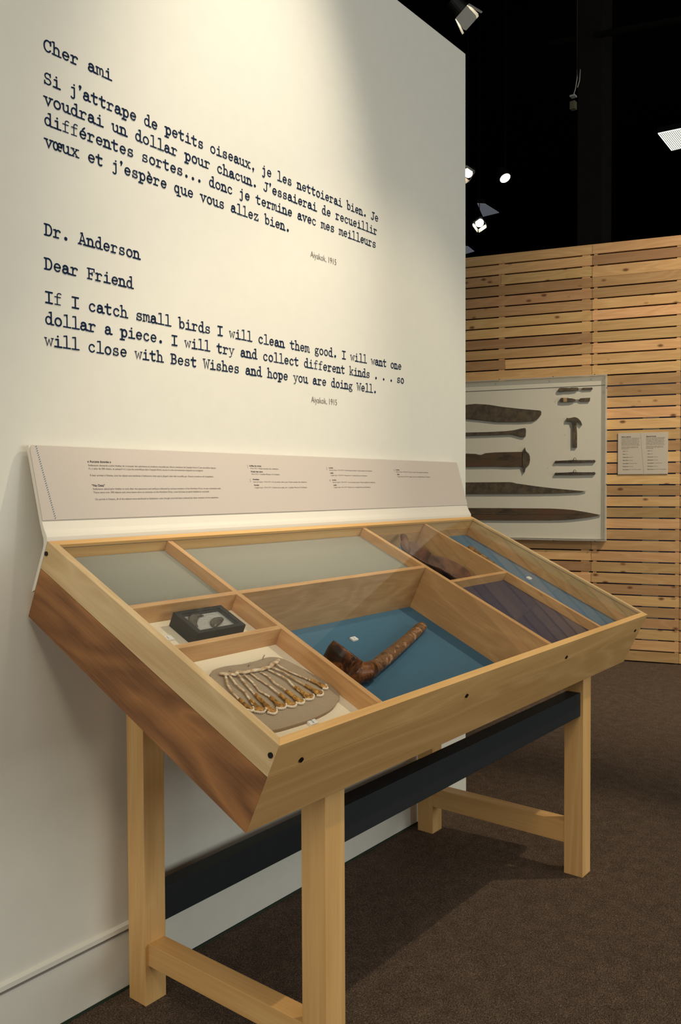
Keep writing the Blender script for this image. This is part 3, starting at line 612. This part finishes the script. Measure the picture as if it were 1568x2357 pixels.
for k, (u, v) in enumerate(((.497, .4215), (.503, .420), (.509, .4185))):
    bm = bmesh.new(); d = (lq(.56, .405, .1)-lq(.50, .421, .1)).normalized()
    tube_bm([lq(u, v, .0985)-d*.0012, lq(u, v, .0985), lq(u, v, .0985)+d*.0012], [.0168-.0006*k, .0176-.0006*k, .0168-.0006*k], 20, 1, bm); from_bm('binding', bm, horn_dark, ld, True)
hp = [(.508, .419, .0995, .0145), (.528, .413, .101, .0148), (.56, .404, .1015, .0150), (.585, .397, .102, .0158), (.60, .393, .102, .0150), (.645, .380, .1025, .0142), (.70, .364, .1035, .0135), (.75, .348, .1045, .0132), (.795, .334, .105, .0130), (.822, .326, .1055, .0128), (.832, .323, .106, .0105), (.836, .3215, .106, .005)]
bm = tube_bm([lq(a, b, c) for a, b, c, _ in hp], [r_ for *_, r_ in hp], 18, .9); ho = from_bm('handle', bm, horn_stem, ld, True)
md = ho.modifiers.new('s', 'SUBSURF'); md.levels = md.render_levels = 2
tx = bpy.data.textures.new('bumps', 'CLOUDS'); tx.noise_scale = .012; dm = ho.modifiers.new('d', 'DISPLACE'); dm.texture = tx; dm.strength = .0022; dm.mid_level = .5

# dark ladle in the small compartment
l2 = tthing('horn_ladle', 'dark reddish brown scoop ladle with upright handle tab in back right compartment', 'ladle', 1.10, .14, .075)
spine = [(1.088, .050, .034, .010, .006), (1.084, .058, .034, .018, .012), (1.078, .070, .034, .031, .020), (1.070, .090, .035, .044, .028), (1.066, .115, .036, .047, .032), (1.068, .138, .037, .044, .033),
         (1.078, .152, .041, .040, .030), (1.090, .164, .038, .044, .033), (1.100, .185, .036, .054, .036), (1.104, .208, .037, .055, .035), (1.102, .228, .039, .046, .031), (1.098, .244, .043, .028, .022), (1.096, .252, .047, .010, .012)]
bm = bmesh.new(); rows = []
for i, (u, v, w_, hw, dep) in enumerate(spine):
    nx = spine[min(i+1, len(spine)-1)]; pv = spine[max(i-1, 0)]; t = Vector((nx[0]-pv[0], -(nx[1]-pv[1]), 0)).normalized(); sd = Vector((-t.y, t.x, 0)); rows.append([])
    for j in range(11):
        x = -1+j/5; rows[-1].append(bm.verts.new(Vector((u-1.10, -(v-.14), .075-w_-min(dep, .073-w_)*(1-abs(x)**2.2)))+sd*hw*x))
for i in range(len(rows)-1):
    for j in range(10): bm.faces.new((rows[i][j], rows[i][j+1], rows[i+1][j+1], rows[i+1][j]))
tb = tube_bm([Vector((a-1.10, -(b-.14), .075-c)) for a, b, c in ((1.070, .076, .062), (1.080, .056, .044), (1.091, .036, .033), (1.096, .029, .031), (1.098, .026, .0305))], [.016, .0125, .0115, .0105, .006], 14, .6)
tbo = from_bm('handle_tab', tb, horn_red, l2, True); md = tbo.modifiers.new('s', 'SUBSURF'); md.levels = md.render_levels = 1
o = from_bm('scoop', bm, horn_red, l2, True); md = o.modifiers.new('so', 'SOLIDIFY'); md.thickness = .005; md.offset = 1; md = o.modifiers.new('s', 'SUBSURF'); md.levels = md.render_levels = 2

# long knife in the right compartment, most of it behind the divider
kn = tthing('long_knife', 'long narrow brown knife with bound handle behind the right-hand divider', 'knife', 1.27, .25, .056)
kp = [(1.352, .105, .006), (1.340, .118, .011), (1.330, .15, .0095), (1.322, .19, .0095), (1.314, .23, .008)]
bm = tube_bm([Vector((a-1.27, -(b-.25), .0125)) for a, b, _ in kp], [.006, .0115, .0098, .0096, .008], 12, .8); o = from_bm('handle', bm, knife_m, kn, True)
for b in (.135, .16, .185, .21):
    a = 1.345-.2*(b-.105)-.010; bm = tube_bm([Vector((a-1.27+.003, -(b-.0015-.25), .0125)), Vector((a-1.27+.003, -(b+.0015-.25), .0125))], .0112, 12, .85); from_bm('binding', bm, ironred, kn, True)
bm = tube_bm([Vector((1.316-1.27, -(.225-.25), .012)), Vector((1.304-1.27, -(.262-.25), .010))], [.0065, .005], 10, .8); from_bm('ferrule', bm, brassm, kn, True)
prism('blade', [(1.298-1.27, -(.258-.25)), (1.310-1.27, -(.258-.25)), (1.296-1.27, -(.46-.25)), (1.282-1.27, -(.50-.25)), (1.280-1.27, -(.44-.25))], .007, .0105, ironred, kn, bev=.0006)

# ------------------------------------------------------------------ slatted wooden wall on the right
ANG = 16.588; nx, ny = math.cos(R(ANG)), math.sin(R(ANG)); DW = 3.98
slat = bpy.data.objects.new('wall_right', None); C.objects.link(slat); slat['kind'] = 'structure'
slat.location = (nx*DW, ny*DW, 0); slat.rotation_euler = (0, 0, -R(90-ANG)); SM = Matrix.Translation(slat.location) @ Matrix.Rotation(-R(90-ANG), 4, 'Z')
PH = 2.4376/38; ph = PH-.0078
cache = {}
def plank(s0, s1, z0, z1):
    key = (round(s1-s0, 4), round(z1-z0, 4))
    if key not in cache:
        bm = box_bm(0, s1-s0, 0, .018, 0, z1-z0, .0012); me = bpy.data.meshes.new('plank'); bm.to_mesh(me); bm.free(); me.materials.append(pine); cache[key] = me
    o = bpy.data.objects.new('plank', cache[key]); C.objects.link(o); o.parent = slat; o.location = (s0, rnd.uniform(-.001, .001), z0)
for k in range(38):
    z1 = 2.4376-k*PH; z0 = z1-ph
    brk = {2: .087, 10: .112, 20: .09, 27: .087, 33: .09}.get(k)
    L0 = -1.05
    if brk: plank(L0, brk-.0006, z0, z1); plank(brk+.0006, .6215, z0, z1)
    else: plank(L0, .6215, z0, z1)
    zz0 = z0-.0070 if k == 2 else z0
    plank(.6232, 1.1075, zz0, z1); plank(1.1090, 1.95, z0, z1)
sp_me = {}
for s0, s1 in ((.074, .107), (.565, .611), (.633, .652), (1.085, 1.106)):
    for k in range(37):
        if k == 2 and s0 > .62: continue
        if (s0, s1) not in sp_me:
            bm = box_bm(0, s1-s0, 0, .014, 0, .0074); me = bpy.data.meshes.new('spacer'); bm.to_mesh(me); bm.free(); me.materials.append(pine_v); sp_me[(s0, s1)] = me
        o = bpy.data.objects.new('spacer', sp_me[(s0, s1)]); C.objects.link(o); o.parent = slat; o.location = (s0, .003, 2.4376-k*PH-ph-.0076)
for s0, s1 in ((.073, .108), (.564, .612), (.632, .652), (1.083, 1.104), (1.112, 1.14), (1.5, 1.53), (1.92, 1.95), (-.46, -.42), (-1.05, -1.0)):
    o = box('batten', s0, s1, .0195, .040, 0, 2.43, pine_v, slat, .001)

# tool display case on the slatted wall
tc_ = thing('tool_display', 'shallow white wall case with old blades and tools on slatted wall', 'display case'); tc_.matrix_world = SM.copy()
bz0, bz1, bs0, bs1 = .703, 1.673, -.42, .710; yb_, yf_ = -.006, -.045
from_bm('back_board', box_bm(bs0+.01, bs1-.01, -.022, -.004, bz0+.01, bz1-.01), casewhite, tc_)
for a in ((bs0, bs1, bz1-.008, bz1), (bs0, bs1, bz0, bz0+.008)):
    from_bm('case_edge', box_bm(a[0], a[1], yf_, -.003, a[2], a[3], .0008), acrylic_white, tc_)
for a in ((bs0, bs0+.008), (bs1-.008, bs1)): from_bm('case_edge', box_bm(a[0], a[1], yf_, -.003, bz0+.0085, bz1-.0085, .0008), acrylic_white, tc_)
from_bm('back_flange', box_bm(bs0+.008, bs1-.008, -.0245, -.0222, bz1-.062, bz1-.060), ink_grey, tc_)
from_bm('front_pane', box_bm(bs0+.0085, bs1-.0085, yf_+.001, yf_+.004, bz0+.0085, bz1-.0085), glass, tc_)
for s, z in ((.086, bz1+.0005), (.405, bz1+.0005), (.642, bz1+.0005), (.41, bz0-.0005), (.647, bz0-.0005)):
    cyl('screw', (s, -.042, z), (0, 0, 1), .0035, .004, screwm, tc_, 10)
for z in (1.593, 1.034): cyl('screw', (bs1+.0005, -.042, z), (1, 0, 0), .0035, .004, screwm, tc_, 10)
YT = -.030
def sthing(name, label, cat, s, z, group=None):
    o = thing(name, label, cat, group=group); o.matrix_world = SM @ Matrix.Translation((s, YT, z)); return o
def outline(name, pts, s, z, mat, parent, y0=-.004, y1=.004, bev=.0012):
    return prism(name, [(a-s, b-z) for a, b in pts], y0, y1, mat, parent, bev=bev, axis='y')
def wires(parent, pts, s, z):
    for a, b in pts: cyl('mount_pin', (a-s, .006, b-z), (0, 1, 0), .0015, .014, screwm, parent, 8)
t = sthing('machete_blade', 'broad rounded brown blade, topmost of the blades in the wall case', 'blade', 0, 1.47)
outline('blade', [(-.36, 1.50), (-.25, 1.522), (-.119, 1.53), (-.062, 1.533), (.017, 1.525), (.103, 1.508), (.205, 1.493), (.33, 1.477), (.336, 1.468), (.334, 1.452), (.318, 1.431), (.289, 1.415), (.213, 1.413), (.077, 1.418), (-.027, 1.433), (-.119, 1.444), (-.36, 1.452)], 0, 1.47, iron, t); wires(t, [(.077, 1.425), (.3, 1.45)], 0, 1.47)
t = sthing('socket_chisel', 'slender iron bar flaring to a wide end, second in the wall case', 'chisel', 0, 1.35)
outline('bar', [(-.36, 1.359), (.017, 1.358), (.12, 1.360), (.171, 1.364), (.205, 1.371), (.238, 1.376), (.243, 1.372), (.245, 1.358), (.243, 1.328), (.238, 1.322), (.228, 1.322), (.188, 1.334), (.163, 1.341), (.017, 1.339), (-.36, 1.339)], 0, 1.35, iron, t, -.005, .005); wires(t, [(.1, 1.35)], 0, 1.35)
t = sthing('flanged_blade', 'wide rusty blade with pointed cross guard and round end in wall case', 'blade', 0, 1.19)
outline('blade', [(-.36, 1.225), (-.119, 1.229), (-.062, 1.226), (-.04, 1.220), (-.024, 1.220), (-.001, 1.229), (.06, 1.233), (.226, 1.233), (.226, 1.146), (.154, 1.143), (.06, 1.148), (-.027, 1.148), (-.36, 1.146)], 0, 1.19, ironred, t)
outline('cross_guard', [(.226, 1.23), (.234, 1.238), (.239, 1.260), (.244, 1.238), (.252, 1.23), (.252, 1.146), (.244, 1.138), (.237, 1.108), (.231, 1.138), (.226, 1.146)], 0, 1.19, iron, t, -.007, .006)
outline('pommel', [(.252, 1.23), (.262, 1.222), (.268, 1.205), (.269, 1.185), (.266, 1.162), (.258, 1.148), (.252, 1.146)], 0, 1.19, iron, t, -.006, .005); wires(t, [(.1, 1.19)], 0, 1.19)
t = sthing('tapered_blade', 'long dark blade with stepped back tapering to thin point in wall case', 'blade', 0, 1.01)
outline('blade', [(-.36, 1.051), (.145, 1.051), (.165, 1.049), (.19, 1.042), (.206, 1.040), (.306, 1.025), (.438, 1.009), (.552, .998), (.598, .995), (.56, .988), (.438, .983), (.273, .981), (-.36, .980)], 0, 1.01, iron, t); wires(t, [(.1, .985)], 0, 1.01)
t = sthing('spear_blade', 'long brown spear-pointed blade, lowest in the wall case', 'blade', 0, .86)
outline('blade', [(-.36, .892), (.103, .893), (.389, .892), (.46, .889), (.52, .884), (.6, .871), (.68, .855), (.617, .842), (.52, .829), (.46, .825), (.39, .823), (.104, .820), (-.36, .822)], 0, .86, ironred, t)
outline('centre_ridge', [(-.36, .861), (.55, .858), (-.36, .855)], 0, .86, oldwood, t, -.0055, -.0035, 0); wires(t, [(.08, .893), (.39, .821)], 0, .86)
t = sthing('narrow_chisel', 'small narrow-bladed chisel at the top of the wall case', 'chisel', .53, 1.595)
outline('handle', [(.435, 1.597), (.438, 1.603), (.445, 1.607), (.475, 1.605), (.501, 1.603), (.512, 1.605), (.546, 1.603), (.551, 1.598), (.551, 1.594), (.546, 1.588), (.512, 1.585), (.483, 1.586), (.446, 1.583), (.438, 1.586), (.435, 1.591)], .53, 1.595, oldwood, t, -.008, .006, .002)
outline('blade', [(.551, 1.597), (.567, 1.597), (.577, 1.601), (.628, 1.600), (.630, 1.594), (.629, 1.588), (.577, 1.588), (.567, 1.594), (.551, 1.594)], .53, 1.595, iron, t, -.003, .003, .0006)
t = sthing('broad_chisel', 'small broad chisel with pale band on its dark handle in wall case', 'chisel', .53, 1.533)
outline('handle', [(.446, 1.540), (.449, 1.547), (.491, 1.545), (.505, 1.541), (.512, 1.542), (.533, 1.535), (.533, 1.527), (.512, 1.521), (.491, 1.521), (.449, 1.523), (.446, 1.529)], .53, 1.533, iron, t, -.008, .006, .002)
outline('band', [(.464, 1.5468), (.485, 1.546), (.485, 1.5215), (.464, 1.5225)], .53, 1.533, brassm, t, -.009, .007, .001)
outline('blade', [(.533, 1.533), (.554, 1.533), (.562, 1.540), (.617, 1.541), (.614, 1.520), (.562, 1.521), (.554, 1.529), (.533, 1.529)], .53, 1.533, iron, t, -.003, .003, .0006)
t = sthing('claw_hammer', 'claw hammer hanging upright in the white wall case', 'hammer', .53, 1.34)
outline('hammer_head', [(.483, 1.425), (.485, 1.428), (.489, 1.428), (.491, 1.4255), (.500, 1.426), (.512, 1.428), (.528, 1.431), (.540, 1.428), (.551, 1.421), (.565, 1.405), (.572, 1.383), (.569, 1.383), (.557, 1.400), (.548, 1.406), (.541, 1.408), (.540, 1.388), (.518, 1.388), (.516, 1.400), (.512, 1.408), (.500, 1.409), (.491, 1.4095), (.489, 1.407), (.485, 1.407), (.483, 1.410)], .53, 1.34, iron, t, -.008, .006, .0015)
outline('handle', [(.519, 1.388), (.540, 1.388), (.5405, 1.37), (.543, 1.336), (.543, 1.252), (.519, 1.253), (.520, 1.337)], .53, 1.34, oldwood, t, -.006, .006, .002)
for zz, lab in ((1.1695, 'dark rod with a hanging loop, upper of two in wall case'), (1.0985, 'dark rod with a hanging loop, lower of two in wall case')):
    t = sthing('looped_rod', lab, 'rod', .53, zz, 'looped rods in the wall case')
    outline('rod', [(.413, zz), (.422, zz+.0075), (.435, zz+.006), (.523, zz+.009), (.633, zz+.0065), (.641, zz+.009), (.650, zz), (.641, zz-.0075), (.633, zz-.006), (.523, zz-.0075), (.435, zz-.006), (.422, zz-.0085)], .53, zz, clawm, t, -.006, .005, .001)
    bm = tube_bm([(.522-.53, 0, .008), (.523-.53, 0, .016), (.5265-.53, 0, .021), (.530-.53, 0, .0225), (.5335-.53, 0, .021), (.537-.53, 0, .016), (.538-.53, 0, .008)], .0013, 6, upv=Vector((0, 1, 0))); from_bm('loop', bm, iron, t, True)
MSC = Matrix(((1, 0, 0, 0), (0, 0, -1, -.0226), (0, 1, 0, 0), (0, 0, 0, 1)))
place_text('small_number', [('2', .413, 1.522, .010, None, 0), ('2', .47, 1.325, .010, None, 0), ('4', .37, 1.13, .010, None, 0)], ink_grey, tc_, MSC)
# text sign
sg = thing('text_sign', 'square beige two-column text sign fixed to the slatted wall', 'sign'); sg.matrix_world = SM @ Matrix.Translation((.907, -.006, 1.21))
from_bm('sign_board', box_bm(-.136, .136, -.001, .004, -.118, .120, .0006), signm, sg)
MSG = Matrix(((1, 0, 0, 0), (0, 0, -1, -.0016), (0, 1, 0, 0), (0, 0, 0, 1)))
fr_l = ['Faute de matériaux, on fabrique avec', 'ce que l’on trouve. Le métal vient des', 'navires et des postes, puis chacun le', 'travaille à sa façon. Les lames sont', 'taillées dans des scies, des barres et', 'des tonneaux. Les manches sont faits', 'de bois, de corne ou d’os de caribou.']
en_l = ['With few materials at hand, people', 'made what they needed. Metal came', 'from ships and trading posts and was', 'worked by each maker. Blades were', 'cut from saws, bars and barrel hoops.', 'Handles were made from driftwood,', 'from muskox horn or caribou bone.']
items = []; heads = []
for x0, ls, hd in ((-.117, fr_l, 'Objets et matériaux'), (.018, en_l, 'Objects and materials')):
    heads.append((hd, x0, .096, .0082, .054, .0002))
    for i, s in enumerate(ls): items.append((s, x0, .0885-i*.0066, .0062, .096 if i % 3 else .101, 0))
    for i in range(3): items.append((ls[(i*2+1) % 7], x0, .0395-i*.0062, .0062, (.094, .092, .04)[i], 0))
    for i, (a, wd) in enumerate((('Couteau', .014), ('Scie', .012), ('Ciseaux à bois', .03), ('Marteau', .03), ('Lame de baleinier', .048), ('Pointes', .03), ('Fléaux de balance', .07))):
        y = .014-i*.0178; heads.append((a, x0+.008, y, .0062, min(wd, .034), .0001)); items.append(('1914–1917, Musée canadien', x0+.010+min(wd, .034), y, .0056, max(wd-.006, .014), 0))
place_text('body_text', items, ink_grey, sg, MSG); place_text('heading_text', heads, ink_black, sg, MSG)
bm = bmesh.new()
for k in range(46):
    z = .118-k*.00512; x = -.013+(.118-z)*.085; bm.faces.new([bm.verts.new((x+a, -.0017, z+b)) for a, b in ((-.0008, -.0034), (.0004, -.0034), (.0012, 0), (.0, 0))])
from_bm('dashed_stripe', bm, ink_thin, sg)

# panels beyond the slatted wall, seen through its gaps
o = box('blue_exhibit_panel', .62, 1.6, .9, .94, .0, 1.75, bluepanel, None, .004); o.matrix_world = SM @ Matrix.Translation((1.11, .92, 0)); tag(o, 'dark blue freestanding panel glimpsed through the slats at right', 'panel')
o = box('white_exhibit_panel', 0, .10, 0, .03, 0, 1.48, sheetwhite, None, .004); o.matrix_world = SM @ Matrix.Translation((.93, .72, 0)); 
tag(o, 'white panel glimpsed through slats above and below the text sign', 'panel')
lamp_spot('white_panel_fill', tuple(SM @ Vector((.3, .35, 3.6))), tuple(SM @ Vector((.93, .72, 1.2))), 60, 30, .4, (1, .9, .75), .03)  # added spot, only there to brighten the white panel behind the slats

# ------------------------------------------------------------------ things under the black ceiling
glow = emit('lamp_glow', (1, .90, .72, 1), 14); glow_s = emit('lamp_glow_soft', (1, .80, .60, 1), 5); diffm = emit('diffuser', (.92, 1, .82, 1), 2.0); dimdiff = emit('diffuser_dim', (.75, .85, 1, 1), .09)
whitemetal = plain('white_metal', rgb(205, 202, 190), .5, .02, 40)
def track_spot(label, pos, d, size, doors=True, glowm=None, body_m=None, group='track spotlights under the black ceiling', twist=.0, flare=14):
    t = thing('track_spotlight', label, 'spotlight', pos, group=group); d = Vector(d).normalized()
    tc = camloc-Vector(pos); yy = (tc-d*tc.dot(d)).normalized(); xx = yy.cross(d); q = Matrix((xx, yy, d)).transposed().to_4x4(); s = size; bm_ = body_m or whitemetal
    bm = bmesh.new(); bmesh.ops.create_cone(bm, cap_ends=True, segments=20, radius1=.42*s, radius2=.5*s, depth=.9*s)
    bmesh.ops.transform(bm, matrix=q @ Matrix.Translation((0, 0, -.45*s)), verts=bm.verts[:]); from_bm('housing', bm, blacksteel if body_m is None else bm_, t)
    bm = bmesh.new(); bmesh.ops.create_circle(bm, cap_ends=True, segments=24, radius=.44*s); bmesh.ops.transform(bm, matrix=q @ Matrix.Translation((0, 0, .01*s)), verts=bm.verts[:]); from_bm('lens', bm, glowm or glow, t)
    bm = tube_bm([(0, 0, .1*s), (.05*s, 0, .7*s), (0, 0, 1.5*s), (0, 0, 6.2-pos[2])], .04*s, 8); from_bm('stem', bm, ceil_m, t)
    if doors:
        for k in range(4):
            M_ = q @ Matrix.Rotation(k*math.pi/2+twist, 4, 'Z') @ Matrix.Translation((0, .5*s, 0)) @ Matrix.Rotation(R(-flare), 4, 'X')
            bm = bmesh.new(); P = [(-.46*s, 0), (.46*s, 0), (.5*s, .8*s), (.42*s, .95*s), (-.42*s, .95*s), (-.5*s, .8*s)]
            a_ = [bm.verts.new((x, 0, y)) for x, y in P]; b_ = [bm.verts.new((x, .02*s, y)) for x, y in P]; bm.faces.new(a_); bm.faces.new(b_[::-1])
            for i in range(6): bm.faces.new((a_[i], b_[i], b_[(i+1) % 6], a_[(i+1) % 6]))
            bmesh.ops.recalc_face_normals(bm, faces=bm.faces[:]); bmesh.ops.transform(bm, matrix=M_, verts=bm.verts[:]); from_bm('barn_door', bm, whitemetal, t)
    return t
def ray(px, py, dist):
    d = fw + rt2*((px-W_PX/2)/1951.99) - up2*((py-H_PX/2)/1951.99); d = d/ math.hypot(d.x, d.y); return cam.location + d*dist
RT, UP, FW = rt2, up2, fw
camloc = Vector((-0.8501, -1.4025, 1.0191)); 
def at(px, py, dist):
    d = fw + rt2*((px-W_PX/2)/1951.99) - up2*((py-H_PX/2)/1951.99); return camloc + d/math.hypot(d.x, d.y)*dist
track_spot('large white barn-door spotlight above the end of the white wall', at(1064, 26, 4.6), RT*.62+FW*.22-UP*.55, .088, twist=.12, flare=16)
track_spot('round spotlight glowing orange-white, mid-height in the dark', at(1163, 410, 6.5), -UP*.8-FW*.45+RT*.25, .09, False, glow_s)
track_spot('small square-doored spotlight peeking past the white wall edge', at(1078, 398, 6.2), -UP*.4-RT*.35-FW*.6, .075, True, glow_s, twist=.5, flare=8)
track_spot('small bright spotlight lowest in the dark, near the slatted wall top', at(1104, 513, 7), -UP*.55-FW*.75-RT*.1, .075, True, twist=.5, flare=6)
def onz(px, py, z):
    d = fw + rt2*((px-W_PX/2)/1951.99) - up2*((py-H_PX/2)/1951.99); k = (z-camloc.z)/d.z; p_ = camloc+d*k; return (p_.x, p_.y)
def troffer(label, corners, zc, mat, h=.08):
    cx_ = sum(c[0] for c in corners)/4; cy_ = sum(c[1] for c in corners)/4
    t = thing('ceiling_light', label, 'ceiling light', (cx_, cy_, zc)); P = [(c[0]-cx_, c[1]-cy_) for c in corners]
    prism('diffuser', P, 0, .01, mat, t); prism('light_housing', [(a*1.03, b*1.03) for a, b in P], .011, h, blacksteel, t)
    if mat is diffm:
        a, b, c, d = [Vector((x, y, 0)) for x, y in P]
        for k in range(1, 22):
            p_, q_ = a.lerp(d, k/22), b.lerp(c, k/22); bm = tube_bm([p_-Vector((0, 0, .004)), q_-Vector((0, 0, .004))], .006, 4); from_bm('louvre_blade', bm, whitemetal, t)
troffer('bright fluorescent panel at the right edge under the black ceiling', [onz(1515, 308, 5.9), onz(1546, 347, 5.9), onz(1640, 325, 5.9), onz(1610, 288, 5.9)], 5.9, diffm)
troffer('dim grey ceiling panel above the lowest spotlight', [onz(1099, 469, 5.9), onz(1117, 470, 5.9), onz(1149, 490, 5.9), onz(1112, 499, 5.9)], 5.9, dimdiff)
troffer('dim grey ceiling panel just above the slatted wall beside white wall', [onz(1060, 566, 5.9), onz(1078, 568, 5.9), onz(1092, 579, 5.9), onz(1064, 587, 5.9)], 5.9, dimdiff)
# hanging box on a cable
hb = thing('hanging_fixture', 'small pale box fixture hanging from two cables in the dark', 'fixture', at(1320, 243, 6.5)); ol = hb.location
box('fixture_box', -.022, .022, -.02, .02, -.03, .028, plain('fixture_grey', rgb(120, 112, 90), .6), hb, .006)
box('fixture_cap', -.024, .022, -.02, .02, .06, .072, whitemetal, hb, .004)
for a, pts in ((0, [(0, 0, .07), (.015, 0, .12), (.028, 0, .2), (.026, 0, .26)]), (1, [(.03, 0, .13), (.045, 0, .18), (.05, 0, .26)])):
    from_bm('cable', tube_bm([RT*x+Vector((0, 0, z)) for x, _, z in pts], .0035, 6), whitemetal, hb, True)
from_bm('hanger', tube_bm([RT*.026+Vector((0, 0, .255)), RT*.026+Vector((0, 0, 6.2-ol.z))], .004, 6), blacksteel, hb, True)
# column and beam
pc = at(1369, 400, 8.5)
struct(box('column', pc.x-.12, pc.x+.12, pc.y-.12, pc.y+.12, 0, 6.19, col_m, bev=.005))
bm = tube_bm([at(1270, 100, 9), at(1568, 45, 7.5), at(1700, 20, 7)], .03, 8); o = from_bm('ceiling_pipe', bm, col_m); tag(o, 'thin dark pipe running under the ceiling past the column top', 'pipe')
